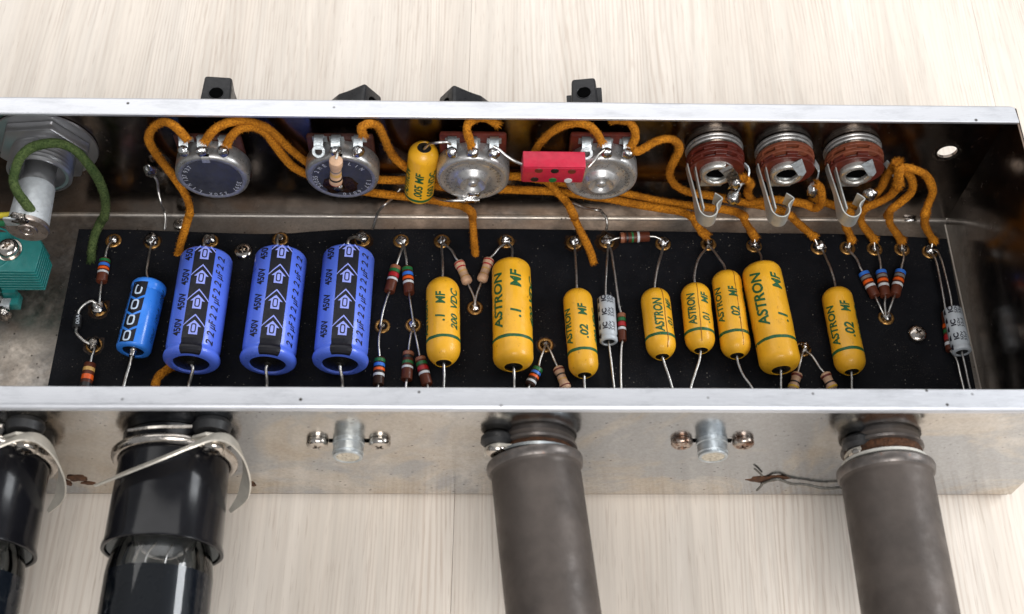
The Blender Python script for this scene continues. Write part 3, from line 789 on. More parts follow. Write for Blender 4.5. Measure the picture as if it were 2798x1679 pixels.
for k in range(4):
    xc = 1.0+(k+.5)*(L-2.2)/4-.9
    def rr(a, b, n=20): return [(a*math.copysign(abs(math.cos(2*math.pi*i/n))**.6, math.cos(2*math.pi*i/n))+xc, b*math.copysign(abs(math.sin(2*math.pi*i/n))**.6, math.sin(2*math.pi*i/n))) for i in range(n)]
    merge(m2, ring2d(rr(1.8, 1.25), rr(1.28, .72)))
wrap(m2, fr_s, A_s, .08, R); obj('zero_print', m2, 'sky_print', e, None)
m2 = new()
for k in range(3):
    t = text2d('100\u00b5F', 1.3, 5.2, .2)
    for v in t.verts: v.co.x += L*(.22+.29*k)
    wrap(t, lambda x: R, -76, .06, R); merge3(m2, t)
for k in range(3):
    t = text2d('100uF 25V', 1.4, 7.4, 0, .02)
    for v in t.verts: v.co.x += L*(.2+.3*k)
    wrap(t, lambda x: R, 56, .06, R); merge3(m2, t)
obj('lettering', m2, 'ink', e, None)
lead(e, Mx, [B, (-116.91, 8.53, 6), (-117.2, 13.23, 5.4), (-117.95, 19.12, 3), (-118.22, 22.11, 1.8)], .36)
lead(e, Mx, [Vector(A)-(Vector(B)-Vector(A)).normalized()*1.4, (-117.72, -23.56, 5), (-118.44, -26.68, 4.2), (-119.21, -30.11, 3)]+near_end((-119.53, -29.63, 2), -2), .5)

def grey_cap(label, A, B, r, zc, far, near, roll):
    A, B = clump(A, B, r, zc); Mx, L = frame(A, B, roll)
    e = empty('electrolytic_capacitor', Mx, label, 'capacitor', 'small light grey electrolytic capacitors')
    pr = [(.5, r*.62), (0, r*.70), (0, r*.86), (.35, r), (1.4, r), (1.9, r*.90), (2.3, r*.9), (2.9, r), (L*.5, r), (L-.5, r), (L, r-.4), (L, 0)]
    bm = new(); lathe(bm, pr, 32, 'x', close=False); obj('sleeve', bm, 'grey_sleeve', e, 50)
    bm = new(); lathe(bm, [(.35, 0), (.4, r*.65)], 20, 'x', close=False); obj('end_seal', bm, 'black_plug', e)
    m2 = new()
    for k in range(3):
        xc = L*(.30+.31*k)
        for s, h, ln, ang, dx, bo in (('IC', 1.5, 2.3, 24, 0, .05), ('50v', 1.05, 3.0, -8, -.1, .01), ('33uf', 1.05, 3.3, -32, -.1, .01)):
            t = text2d(s, h, ln, 0, bo)
            for v in t.verts: v.co.x += xc+dx
            wrap(t, lambda x: r, ang, .05, r); merge3(m2, t)
    for k in range(5):
        t = poly2d([[(.6+k*L/5, -.5), (2.6+k*L/5, -.5), (1.8+k*L/5, .5), (.9+k*L/5, .5)]]); wrap(t, lambda x: r, 66, .05, r); merge3(m2, t)
    obj('lettering', m2, 'ink', e, None)
    lead(e, Mx, [Vector(B)]+far, .33); lead(e, Mx, [Vector(A)+(Vector(B)-Vector(A)).normalized()*.4]+near, .36)
grey_cap('small light grey capacitor lying among the yellow ones beside a thin brown resistor', (30.21, -15.02, 4.2), (30.05, 0.94, 6.8), 2.85, 4.2,
    [(30.14, 5.34, 4.6), (30.97, 14.43, 5), (31.91, 22.52, 2)], [(30.64, -21.09, 4), (31.27, -29.78, 3)]+near_end((31.47, -29.29, 2), 1), 0)
grey_cap('small light grey capacitor at the right end of the board, along the end wall', (141.27, -18.81, 5.4), (141.03, -3.15, 8.2), 3.0, 5.4,
    [(141.15, 0.14, 6), (140.86, 8.5, 6.5), (140.88, 15.97, 5.5), (140.81, 20.79, 3.2), (139.58, 21.39, 2)], [(141.74, -23.13, 4.6), (142.22, -29.77, 3.6)]+near_end((143.02, -29, 2), 1), -12)

# ------------------------------------------------------------------ resistors
def resistor(label, A, B, r, body, bands, paths, carbon=True, zc=None, group=None):
    """A = near end, B = far end; bands listed from the far end as (colour, position, width)"""
    Mx, L = frame(A, B)
    e = empty('resistor', Mx, label, 'resistor', group or ('brown carbon resistors' if carbon else 'cream film resistors'))
    bm = new()
    if carbon: pr = [(0, .5), (0, r-.12), (.14, r), (L*.5, r), (L-.14, r), (L, r-.12), (L, .5)]
    else:
        b = r*1.10; pr = [(0, .4), (.15, r*.75), (.6, b*.97), (1.2, b), (L*.24, b*.98), (L*.30, r*.93), (L*.5, r*.9), (L*.70, r*.93), (L*.76, b*.98), (L-1.2, b), (L-.6, b*.97), (L-.15, r*.75), (L, .4)]
    lathe(bm, pr, 24, 'x'); obj('body', bm, body, e, 45)
    def fr(x):
        for (a, r1), (b, r2) in zip(pr, pr[1:]):
            if a <= x <= b and b > a: return r1+(r2-r1)*(x-a)/(b-a)
        return r
    for col, pos, wd in bands:
        x = L*(1-pos); bm = new()
        lathe(bm, [(x-wd*L/2, fr(x-wd*L/2)+.05), (x, fr(x)+.06), (x+wd*L/2, fr(x+wd*L/2)+.05)], 24, 'x', close=False)
        obj('colour_band', bm, 'b_'+col, e, 50)
    for p in paths: lead(e, Mx, p, .40)
    return e
CC = lambda a, b, c, d, s=.0: [(a, .10+s, .12), (b, .29+s, .12), (c, .45+s, .10), (d, .61+s, .09)]
zr = 2.4
def res(label, A, B, r, body, bands, far, near, **kw):
    return resistor(label, A, B, r, body, bands, [[B]+far, [A]+near], **kw)
res('brown resistor banded green, blue, orange and white at the left end of the board', (-131.91, 7.14, 2.4), (-132.15, 15.56, 2.4), 1.72, 'r_brown', CC('green', 'blue', 'orange', 'white'), [(-132.03, 18.65, 2.8), (-131.72, 21.38, 2.4), (-131.05, 23.52, 1.4)], [(-131.62, 4.14, 2.8), (-131.46, 0.94, 2.6), (-131.43, -1.42, 1.8)])
res('brown resistor with gold and orange bands cut off by the near lip at far left', (-130.97, -32.69, 2.6), (-130.76, -22.4, 2.6), 1.75, 'r_brown', [('gold', .22, .12), ('orange', .48, .16), ('black', .74, .14)], [(-130.45, -19.93, 3), (-130.27, -17.15, 2.4), (-130.66, -15.71, 1.8)], [(-131.06, -33.68, 2.4), (-131.24, -37.32, 1)])
res('brown resistor banded green, red and white, left of a close pair above two eyelets', (-39.54, 3.99, 2.4), (-37.81, 13.57, 2.4), 1.72, 'r_brown', [('tan', .08, .14), ('green', .21, .11), ('red', .38, .15), ('white', .54, .08)], [(-36.82, 17.08, 3), (-35.97, 20.68, 2.6), (-35.89, 22.75, 1.6)], [(-40.19, 1.37, 2.8), (-41.33, -4.07, 2.8), (-41.91, -7.89, 1.6)])
res('brown resistor banded green, blue, orange and white, right of a close pair above two eyelets', (-33.1, 3.38, 2.4), (-34.14, 13.13, 2.4), 1.72, 'r_brown', CC('green', 'blue', 'orange', 'white'), [(-34.61, 17.1, 3), (-35.24, 20.68, 2.6), (-35.57, 22.75, 1.6)], [(-32.76, 0.96, 2.8), (-32.08, -3.12, 2.8), (-31.5, -6.94, 1.6)])
res('dark brown resistor with green, blue and orange bands below the left lower eyelet', (-41.58, -29.21, 2.4), (-41.54, -19.99, 2.4), 1.72, 'r_darkbrown', [('green', .12, .12), ('blue', .29, .12), ('orange', .46, .10), ('white', .66, .10)], [(-41.93, -16.57, 3), (-42.03, -12.09, 2.8), (-41.62, -8.33, 1.6)], [(-41.7, -30.81, 2.4)]+near_end((-41.74, -30.62, 2)))
res('brown resistor banded black, green and white below the right lower eyelet', (-32.91, -27.49, 2.4), (-32.63, -17.78, 2.4), 1.72, 'r_brown', [('tan', .09, .12), ('black', .22, .09), ('green', .41, .10), ('white', .58, .08)], [(-32.35, -14.78, 3), (-31.99, -11.05, 2.6), (-31.66, -8.28, 1.6)], [(-33, -30.04, 2.6)]+near_end((-33.12, -29.75, 2)))
res('brown resistor banded green, red and white beside the leftmost yellow capacitor', (-26.47, -29.16, 2.4), (-28.95, -19.76, 2.4), 1.72, 'r_brown', [('tan', .08, .10), ('green', .25, .11), ('red', .43, .14), ('white', .60, .09)], [(-29.59, -16.51, 3), (-30.65, -11.48, 2.6), (-31.26, -8.5, 1.6)], [(-26.13, -30.76, 2.4)]+near_end((-26.14, -30.56, 2), 1))
CR = lambda a, b, c, d: [(a, .13, .05), (b, .31, .05), (c, .50, .06), (d, .74, .045)]
res('cream resistor slanting down right from the eyelet beside the yellow .1 MF 200 VDC capacitor', (-14.26, 7.17, 2.6), (-17.48, 15.57, 2.6), 1.62, 'r_cream', CR('red', 'red', 'gold', 'gold'), [(-18.3, 16.5, 3), (-19.75, 19.59, 3), (-21.42, 21.63, 2.4), (-22.48, 22.95, 1.6)], [(-13.56, 5.2, 2.8), (-12.56, 3.14, 2.4), (-12.07, 1.09, 2), (-12.06, -0.74, 1.2)], carbon=False)
res('cream resistor slanting down left and partly hidden by the big yellow capacitor', (-9.88, 7.98, 2.6), (-7.29, 16.78, 2.6), 1.62, 'r_cream', CR('red', 'red', 'gold', 'gold'), [(-6.2, 17.78, 3), (-3.97, 20.9, 3), (-2.12, 22.85, 2)], [(-10.39, 6.15, 2.8), (-11.37, 3.15, 2.4), (-11.75, 1.09, 2), (-11.9, -0.74, 1.2)], carbon=False)
res('brown resistor lying crosswise along the far edge of the board', (36.01, 25.04, 2.8), (45.69, 25.65, 2.8), 1.78, 'r_brown', [('white', .385, .08), ('green', .585, .07), ('black', .77, .07), ('tan', .93, .12)], [(47.74, 25.39, 3), (49.2, 24.93, 2.6), (50.08, 24.24, 1.8)], [(34.78, 24.71, 3), (33.58, 24.47, 2.6), (32.2, 24.1, 1.8)])
res('slim brown resistor tucked against the right side of the left small grey capacitor', (34.77, -13.58, 2.6), (34.97, -3.8, 2.6), 1.3, 'r_brown', [('tan', .09, .14), ('green', .24, .12), ('red', .42, .15), ('white', .58, .09)], [(34.43, -1.94, 3), (33.41, 10.61, 3.6), (32.76, 20.22, 2.6), (32.15, 23.04, 1.8)], [(34.3, -16.11, 2.8), (33.79, -22.53, 2.6), (33.53, -29.48, 2.4)]+near_end((33.58, -29.29, 2)))
res('dark resistor with blue and orange bands low beside the big yellow .1 MF capacitor', (5.16, -29.16, 2.4), (8.03, -23.05, 2.4), 1.6, 'r_darkbrown', [('green', .14, .16), ('blue', .34, .13), ('orange', .54, .12), ('white', .82, .12)], [(8.55, -20.68, 3), (9.8, -16.99, 2.6), (10.28, -14.71, 1.6)], [(4.57, -30.64, 2.4)]+near_end((4.39, -30.87, 2), -2))
res('cream resistor with brown, black and gold bands, right of a dark one', (16.58, -30.6, 2.4), (13.97, -22.73, 2.4), 1.55, 'r_cream', [('brown', .16, .07), ('black', .38, .06), ('gold', .58, .06), ('brown', .86, .05)], [(13.17, -21.09, 3), (11.74, -16.98, 2.6), (10.87, -14.62, 1.6)], [(17.12, -31.86, 2.4)]+near_end((17.15, -31.67, 2), 2), carbon=False)
for lab, A, B, far, near in [
  ('blue capped brown resistor, left one of the fan of three', (118.06, 3.28, 2.4), (115.51, 12.26, 2.4), [(114.73, 13.49, 2.8), (113.83, 17.45, 2.8), (112.24, 20.44, 2.4), (111.93, 22.2, 1.6)], [(118.45, 0.65, 2.8), (119.94, -2.71, 1.6)]),
  ('blue capped brown resistor, upright middle one of the fan of three', (121.3, 3.18, 2.6), (121.35, 12.77, 2.6), [(121.48, 14.9, 3), (121.51, 18.5, 2.8), (121.68, 21.76, 1.6)], [(120.67, 0.54, 2.6), (120.62, -3.18, 1.6)]),
  ('blue capped brown resistor, right one of the fan of three', (124.52, 3.75, 2.4), (127.98, 12.94, 2.4), [(128.52, 14.57, 2.8), (129.74, 18.06, 2.8), (130.48, 21.32, 1.6)], [(123.22, 1.16, 2.8), (121.69, -2.23, 1.6)])]:
    res(lab, A, B, 1.72, 'r_brown', [('blue', .085, .13), ('grey', .25, .11), ('orange', .42, .11), ('white', .60, .10)], far, near)
res('cream resistor with black band beside the right big yellow capacitor, left of a pair', (87, -30.28, 2.4), (89.21, -24.49, 2.4), 1.6, 'r_cream', [('brown', .24, .10), ('black', .62, .09), ('yellow', .90, .09)], [(90.15, -21.65, 3), (91.4, -18.27, 2.6), (92.18, -16.15, 1.6)], [(86.7, -31.16, 2.4)]+near_end((86.81, -30.97, 2), -1), carbon=False)
res('cream resistor with black band left of the rightmost yellow capacitor, right of a pair', (99.65, -30.24, 2.4), (97.69, -24.55, 2.4), 1.6, 'r_cream', [('brown', .24, .10), ('black', .62, .09), ('yellow', .90, .09)], [(96.25, -22.97, 3), (94.24, -18.58, 2.8), (92.78, -16.28, 1.6)], [(99.93, -31.12, 2.4)]+near_end((100.06, -30.93, 2), 2), carbon=False)
res('brown resistor half hidden under the right small grey capacitor', (139.13, -16.47, 2.2), (140.2, -2.46, 2.2), 1.5, 'r_brown', [('orange', .38, .10), ('green', .52, .09), ('red', .68, .13), ('white', .84, .08)], [(140.04, -0.05, 3), (139.86, 9.99, 4), (139.89, 17.26, 3.4), (139.49, 20.38, 2)], [(140.29, -19.41, 2.6), (140.48, -24.83, 2.6), (140.73, -29.2, 2.4)]+near_end((140.99, -29, 2)))
# resistor from the second potentiometer lug down to its case
res('cream resistor hanging in front of the second potentiometer', (-54.04, 20.5, 39.41), (-52.8, 20.5, 51.2), 1.85, 'r_cream', [('grey', .40, .05), ('gold', .55, .11), ('black', .74, .05), ('red', .95, .05)], [(-52.46, 22.5, 51.3), (-52.38, 26, 49.67)], [(-54.13, 22.5, 34.41), (-54.17, 24, 31.72)], carbon=False)
# black diode
Mx, L = frame((-137.03, -9.77, 2.4), (-137.48, -5.16, 2.4))
e = empty('diode', Mx, 'small black diode on curved leads between two burnt solder joints', 'diode')
bm = new(); lathe(bm, [(0, .4), (0, 1.1), (.2, 1.32), (L*.5, 1.32), (L-.2, 1.32), (L, 1.1), (L, .4)], 24, 'x'); obj('body', bm, 'rubber', e)
m2 = new(); t = text2d('00A', 1.1, 3.4)
for v in t.verts: v.co.x += L*.55
wrap(t, lambda x: 1.32, -20, .04, 1.32); merge3(m2, t); obj('lettering', m2, 'grey_sleeve', e, None)
lead(e, Mx, [(-137.45, -5.34, 2.4), (-137.29, -4.13, 2.8), (-135.93, -2.13, 3.4), (-133.51, -0.24, 3), (-131.83, -1.43, 1.8)], .5)
lead(e, Mx, [(-137.05, -9.68, 2.4), (-136.91, -11.27, 2.8), (-135.59, -13.07, 3.2), (-133.65, -14.66, 2.8), (-131.41, -15.48, 1.8)], .5)

# ------------------------------------------------------------------ potentiometers and knobs
def stamp(parent, strings, y, rr, h, mat='stamp'):
    """figures round a disc that faces -y, reading clockwise, tops outwards; (text, centre angle deg clockwise from 12, span deg)"""
    bm = new()
    for s, a0, span in strings:
        n = len(s)
        for i, chx in enumerate(s):
            if chx == ' ': continue
            a = math.radians(a0+(i-(n-1)/2)*span/max(1, n-1) if n > 1 else a0)
            t = text2d(chx, h, None if chx in '1I.-' else h*.62, 0, .0)
            xs = [v.co.x for v in t.verts]
            for v in t.verts:
                x, z = v.co.x, v.co.y+rr
                X, Z = x*math.cos(a)+z*math.sin(a), -x*math.sin(a)+z*math.cos(a)
                v.co = Vector((X, y, Z))
            for f in t.faces:
                f.normal_update()
                if f.normal.y > 0: f.normal_flip()
            merge3(bm, t)
    return obj('stamped_figures', bm, mat, parent, None)
def lug(parent, x, z0, z1, y0, y1, w=2.6, name='terminal', hole=False, mat='alu_dull'):
    bm = new()
    strip(bm, [(x, y0, z0), (x, y0-.6, z1-.5), (x, (y0+y1)/2, z1+.3), (x, y1, z1-.6)], (1, 0, 0), -w/2, w/2, .4)
    return obj(name, bm, mat, parent)
def pot(label, X, Z, bright, figs, lugs, tabs=True):
    e = empty('potentiometer', (X, 36.5, Z), label, 'potentiometer', 'potentiometers along the far wall')
    yl = lambda y: y-36.5
    R = 11.3; body = 'pot_bright' if bright else 'pot_steel'
    bm = new()
    lathe(bm, [(yl(31.2), R-.2), (yl(31.0), R), (yl(26.6), R-.05), (yl(25.6), R-.3), (yl(25.1), R-.9), (yl(25.0), R-1.5), (yl(25.25), R-1.9), (yl(25.3), 0)], 56, 'y', close=False)
    obj('can', bm, body, e, 50)
    bm = new()
    if bright:
        lathe(bm, [(yl(25.28), R-1.9), (yl(25.2), 5.9), (yl(24.6), 5.4), (yl(23.3), 4.7), (yl(22.9), 3.9), (yl(23.5), 2.9), (yl(24.8), 2.1), (yl(24.9), 1.7), (yl(23.4), 1.5), (yl(23.0), 1.1), (yl(22.8), 0)], 48, 'y', close=False)
        obj('back_plate', bm, 'pot_bright', e, 50)
    else:
        lathe(bm, [(yl(25.26), R-1.85), (yl(25.1), 4), (yl(25.05), 0)], 48, 'y', close=False); obj('back_plate', bm, 'pot_face', e, 50)
    stamp(e, figs, yl(24.98), R-3.1, 1.45 if not bright else 1.5, 'stamp' if not bright else 'stamp_dark')
    # folded tab at the top of the can and two at the sides
    bm = new(); strip(bm, [(0, yl(29), R+.15), (0, yl(26), R+.18), (0, yl(24.95), R-.6), (0, yl(24.8), R-2.6)], (1, 0, 0), -1.15, 1.15, .35)
    obj('tab', bm, 'pot_bright', e)
    if not bright:
        bm = new(); box(bm, (-1.15, yl(26.2), R+.12), (1.15, yl(24.9), R+.3)); obj('slot', bm, 'void', e)
    bm = new(); box(bm, (-10.2, yl(33.2), -9), (10.2, yl(31.3), 14.2 if bright else 12.6), .9, 2); obj('wafer', bm, 'phenolic' if bright else 'brown_wafer', e)
    bm = new(); lathe(bm, [(yl(33.2), 6), (yl(33.4), 6.8), (yl(36.4), 6.8)], 32, 'y'); obj('bushing', bm, 'pot_steel', e)
    bm = new(); lathe(bm, [(yl(37.6), 4.6), (yl(41.0), 4.6)], 24, 'y'); lathe(bm, [(yl(41), 3.1), (yl(50), 3.1)], 24, 'y'); obj('shaft', bm, 'pot_steel', e)
    for lx, kind in lugs:
        bm = new(); x = lx
        zt = 14.6; 
        strip(bm, [(x, yl(31.2), 11.4), (x, yl(30.9), zt-.6), (x, yl(29.6), zt), (x, yl(27.6), zt-.9), (x, yl(26.6), zt-2.0)], (1, 0, 0), -1.35, 1.35, .4)
        # flared shoulders of the tag
        strip(bm, [(x, yl(31.15), 10.6), (x, yl(31.0), 13.0)], (1, 0, 0), -2.2, 2.2, .4)
        t = obj('terminal', bm, 'alu_dull', e)
        if kind == 'open':
            bm = new()
            for k in range(24):
                pass
            lathe(bm, [(0, 1.0), (-.25, 1.15), (-.25, 1.9), (0, 2.05), (.25, 1.9), (.25, 1.15), (0, 1.0)], 24, 'y', close=False)
            for v in bm.verts: v.co = Matrix.Rotation(math.radians(-40), 3, 'X') @ v.co + Vector((x, yl(26.2), zt-2.4))
            obj('terminal_eye', bm, 'alu_dull', e)
        else:
            bm = new(); blob(bm, (x, yl(26.2), zt-2.2), 1.75, 1.05, .95, 1.05, .25, 16, int(lx*3)+5); obj('solder_joint', bm, 'solder', e, 70)
    return e
P1 = (-92.6, 34.6); P2 = (-52.8, 35.2); P3 = (-12.7, 35.0); P4 = (26.8, 35.3)
pot('potentiometer with plain dark back stamped 250K, nearest the green wire', P1[0], P1[1], False, [('3597', 118, 30), ('250K', 176, 36), ('LIN', 232, 30), ('137', 272, 18), ('937', 306, 20)], [(-6.2, 's'), (-.8, 's'), (5.6, 's')])
pot('potentiometer with dark back and a cream resistor soldered to its middle', P2[0], P2[1], False, [('LIN', 37, 30), ('137.6010', 138, 84), ('32035', 258, 36), ('2ME', 310, 30)], [(-5.9, 'open'), (-.8, 's'), (5.9, 's')])
pot('bright potentiometer with domed centre right of the hanging yellow capacitor', P3[0], P3[1], True, [('019066 1', 80, 72), ('MEG AUD', 160, 60), ('R1376642', 268, 84)], [(-6.2, 's'), (0, 's'), (6.4, 's')])
pot('bright potentiometer with domed centre half behind the crimson block', P4[0], P4[1], True, [('0190657', 74, 66), ('MEG-AUD HB', 180, 90)], [(-5.4, 'open'), (.6, 's'), (7.0, 's')])
# burnt patch and solder on the second one, solder run on the third
bm = new(); blob(bm, (-53.73, 25, 31.97), 4.3, 1.25, .10, .95, .35, 20, 3); o = obj('flux_patch', bm, 'flux', None, 70, label='dark brown flux patch burnt onto the back of the second potentiometer', cat='flux patch')
origin_to(o, (-53.73, 25, 31.97))
bm = new(); blob(bm, (-54.16, 24.2, 31.99), 1.75, 1, .8, 1, .4, 16, 9); o = obj('solder_blob', bm, 'solder_dark', None, 70, label='dark shiny solder blob at the foot of the cream resistor on the second potentiometer', cat='solder'); origin_to(o, (-54.16, 24.2, 31.99))
bm = new(); blob(bm, (-14.09, 24.6, 25.18), 2.3, 1.5, .5, .6, .5, 18, 12); blob(bm, (-12.13, 24.7, 27.9), 1.6, 1.2, .5, .9, .5, 16, 5); o = obj('solder_blob', bm, 'solder', None, 70, label='rough silvery solder run along the lower rim of the third potentiometer', cat='solder'); origin_to(o, (-14.09, 24.6, 25.18))

def knob(label, X, Z, rot, rear=12.0, wr=4.9, chip=False, yo=57.0):
    """chicken head pointer knob on a shaft along +y; rear end up when rot=0"""
    Mx = Matrix.Translation(Vector((X, 0, Z))*S) @ Matrix.Rotation(math.radians(rot), 4, 'Y')
    e = empty('pointer_knob', Mx, label, 'knob', 'black pointer knobs behind the far lip')
    poly = []
    poly += [(-wr, rear), (wr, rear), (wr+.3, 3), (5.8, -1), (4.6, -6), (2.0, -15), (.6, -17.5), (-.6, -17.5), (-2.0, -15), (-4.6, -6), (-5.8, -1), (-wr-.3, 3)]
    bm = new(); prism(bm, poly, 41.0, yo, 'y', .9, 3, .86, (0, rear))
    obj('blade', bm, 'knob', e, 40)
    bm = new(); lathe(bm, [(39.4, 9.4), (39.4, 10.2), (41.6, 9.6), (42.4, 8.0)], 40, 'y'); obj('skirt', bm, 'knob', e)
    bm = new(); lathe(bm, [(rear+.05, 2.1), (rear-.6, 2.0)], 24, 'z', (0, 49.6, 0)); obj('set_screw_hole', bm, 'void', e)
    bm = new(); lathe(bm, [(rear+.03, 2.1), (rear+.14, 2.2), (rear+.14, 2.35), (rear-.05, 2.5)], 24, 'z', (0, 49.6, 0), close=False); obj('hole_rim', bm, 'knob', e)
    if chip:
        bm = new(); box(bm, (wr-.8, 43, rear-3.2), (wr+1.2, 52, rear-1.0), .3); box(bm, (-wr-1.4, 42, rear-5.5), (-wr+.6, 52, rear-3.4), .3); obj('edge_step', bm, 'knob', e)
    return e
knob('black pointer knob standing straight with its screw hole up, leftmost', P1[0]-.4, P1[1], 5, 10.9, 4.9, False, 56.4)
knob('black pointer knob turned with its corner up, leaning to the right, second from left', P2[0], P2[1], 55, 10.6, 4.9, False, 55)
knob('black pointer knob turned with its corner up, leaning to the left, third from left', P3[0], P3[1], -55, 10.6, 4.9, False, 55)
knob('black pointer knob with chipped edges and a screw hole, rightmost', P4[0]-3.4, P4[1], -9, 12.2, 4.3, True, 55.5)

# crimson block capacitor
c0 = Vector((11.46, 19, 46.63)); 
Mx = Matrix.Translation(Vector((11.32, 19.2, 46.35))*S) @ Euler((math.radians(6), math.radians(2.5), math.radians(1.5))).to_matrix().to_4x4()
e = empty('mica_capacitor', Mx, 'crimson block with coloured dots bridging the third and fourth potentiometers', 'capacitor')
bm = new(); box(bm, (-9.3, 0, -4.7), (9.3, 5.4, 4.4), .35, 2); obj('case', bm, 'red', e)
bm = new(); box(bm, (-8.9, -.25, -4.4), (8.9, .2, 3.9), .2); obj('face', bm, 'red', e)
for i, (x, z, cm) in enumerate([(-4.6, 2.6, 'gold'), (.2, 2.5, 'black'), (5.3, 2.3, 'gold'), (-5.4, -2.6, 'black'), (.1, -2.9, 'green'), (4.8, -3.1, 'white')]):
    bm = new(); lathe(bm, [(-.42, 0), (-.42, 1.15), (-.34, 1.22), (-.2, 1.22)], 24, 'y', (x, 0, z), close=False)
    obj('colour_dot', bm, 'b_'+('brown' if cm == 'gold' else cm), e)
lead(e, Mx, [(2.19, 21.5, 48.02), (0.35, 22.5, 47.92), (-2.75, 24, 48.94), (-5.32, 25.5, 50.47), (-6.55, 26, 50.81)], .5)
lead(e, Mx, [(21.87, 21.5, 46.98), (23.55, 23, 48.07), (25.11, 25, 49), (26.64, 26, 49.74)], .5)

# ------------------------------------------------------------------ jacks
def jack(label, X, Z, variant):
    e = empty('jack_socket', (X, 36.5, Z), label, 'jack socket', 'phone jack sockets on the far wall')
    yl = lambda y: y-36.5
    for y0, r, m_ in ((36.3, 9.0, 'pot_steel'), (35.2, 8.7, 'pot_bright'), (34.1, 8.4, 'nickel')):
        bm = new(); lathe(bm, [(yl(y0), 5.0), (yl(y0), r-.2), (yl(y0-.25), r), (yl(y0-.7), r), (yl(y0-.95), r-.25), (yl(y0-.95), 5.0)], 44, 'y', close=False); obj('washer', bm, m_, e)
    bm = new(); lathe(bm, [(yl(36.4), 5.4), (yl(32.5), 5.4)], 28, 'y')
    if variant:       # toothed lock washer
        for k in range(18):
            a = 2*math.pi*k/18; box(bm, (-.5, yl(33.7), 5.6), (.5, yl(33.35), 8.3), 0, 1, Matrix.Rotation(a, 4, 'Y') @ Matrix.Rotation(.35, 4, 'Z'))
    obj('bushing', bm, 'pot_bright', e)
    lt = 'phenolic_light' if variant else 'phenolic'
    for (y0, y1, rx, rz_, m_) in ((33.0, 31.9, 9.0, 9.0, lt), (30.9, 29.9, 8.8, 8.3, lt), (28.9, 27.9, 8.6, 7.3, 'phenolic')):
        bm = new(); poly = [(rx*math.cos(2*math.pi*k/40), rz_*math.sin(2*math.pi*k/40)) for k in range(40)]
        prism(bm, poly, yl(y0), yl(y1), 'y', .12, 1); obj('wafer', bm, m_, e)
    for (y0, y1, rx, rz_, offs, m_) in ((31.95, 30.85, 8.7, 8.5, 0, lt), (29.95, 28.85, 8.5, 7.7, 24, 'phenolic')):
        bm = new()
        for a0 in (-74, -22, 26, 72, 118, 165, 212, 255):
            a = math.radians(a0+offs); cx_, cz_ = (rx-1.2)*math.sin(a), (rz_-1.2)*math.cos(a)
            box(bm, (-1.7, yl(y0), -1.2), (1.7, yl(y1), 1.35), .1, 1, Matrix.Translation((cx_, 0, cz_)) @ Matrix.Rotation(a, 4, 'Y'))
        obj('spacer', bm, m_, e)
        bm = new(); poly = [((rx-1.1)*math.cos(2*math.pi*k/32), (rz_-1.1)*math.sin(2*math.pi*k/32)) for k in range(32)]
        prism(bm, poly, yl((y0+y1)/2+.15), yl((y0+y1)/2-.15), 'y'); obj('contact_plate', bm, 'alu_dull', e)
    bm = new(); lathe(bm, [(yl(28.5), 6.4), (yl(31.5), 6.4)], 32, 'y'); obj('core', bm, 'phenolic', e)
    # sleeve end: rolled ring with a dark bore
    bm = new(); lathe(bm, [(yl(30), 5.3), (yl(26.9), 5.3), (yl(26.1), 5.0), (yl(25.8), 4.3), (yl(26.0), 3.6), (yl(26.7), 3.35), (yl(29), 3.3)], 36, 'y', close=False); obj('sleeve', bm, 'ring_metal', e, 60)
    bm = new(); lathe(bm, [(yl(27.7), 0), (yl(27.6), 3.4)], 24, 'y', close=False); obj('bore', bm, 'void', e)
    bm = new(); prism(bm, [(-4.3, -2.4), (-4.0, -7.2), (2.4, -7.0), (4.0, -3.0)], yl(27.7), yl(27.3), 'y'); obj('frame_plate', bm, 'alu_dull', e)
    # tip spring: strip leaving the wafer towards the viewer, turned back in a U and hooked
    dz = 3.0
    bm = new(); strip(bm, [(-9.2, yl(29.2), 0), (-9.0, yl(27.0), 0), (-8.0, yl(20), 0), (-7.2, yl(14.2), 0), (-6.6, yl(11.4), 0), (-5.2, yl(9.9), 0), (-3.4, yl(9.7), 0), (-1.9, yl(10.8), 0), (-1.4, yl(12.4), 0), (-1.5, yl(13.8), 0), (-.6, yl(15.2), 0), (.4, yl(16.2), 0), (-.5, yl(17.3), 0), (-1.7, yl(18.2), 0)], (0, 0, 1), lambda q: -.6-2.6*min(1, max(0, (q-.30)/.2)), 2.2, .40, .4)
    obj('tip_spring', bm, 'contact', e, 40)
    bm = new(); strip(bm, [(-6.9, yl(28.4), 0), (-6.7, yl(25.5), 0), (-6.2, yl(19.5), 0), (-5.7, yl(14.4), 0), (-5.5, yl(12.6), 0)], (0, 0, 1), .2, 2.2, .40, .5)
    obj('inner_spring', bm, 'contact', e, 40)
    # right-hand terminal bent down with its joint
    if variant == 0:
        bm = new(); strip(bm, [(.6, yl(27.2), 3.6), (2.2, yl(25.4), 4.4), (4.0, yl(24.2), 2.6), (5.2, yl(23.2), .2), (5.0, yl(23.0), -1.2)], (.75, 0, .66), -2.0, 2.0, .4); obj('ground_tag', bm, 'nickel', e)
        bm = new(); strip(bm, [(8.3, yl(29), 2.2), (9.6, yl(27.5), 1.6), (9.4, yl(25), 0), (7.5, yl(23.4), -.6), (6.6, yl(22), -3)], (0, 0, 1), -.8, .8, .45); obj('terminal', bm, 'alu_dull', e)
        bm = new(); blob(bm, (5.6, yl(21.6), -5.2), 2.3, 1.0, 1.0, 1.05, .25, 18, 4); obj('solder_joint', bm, 'solder', e, 70)
        bm = new(); blob(bm, (5.6, yl(23.0), -.4), 1.6, 1.0, .8, 1.2, .3, 14, 7); obj('solder_joint', bm, 'solder', e, 70)
    else:
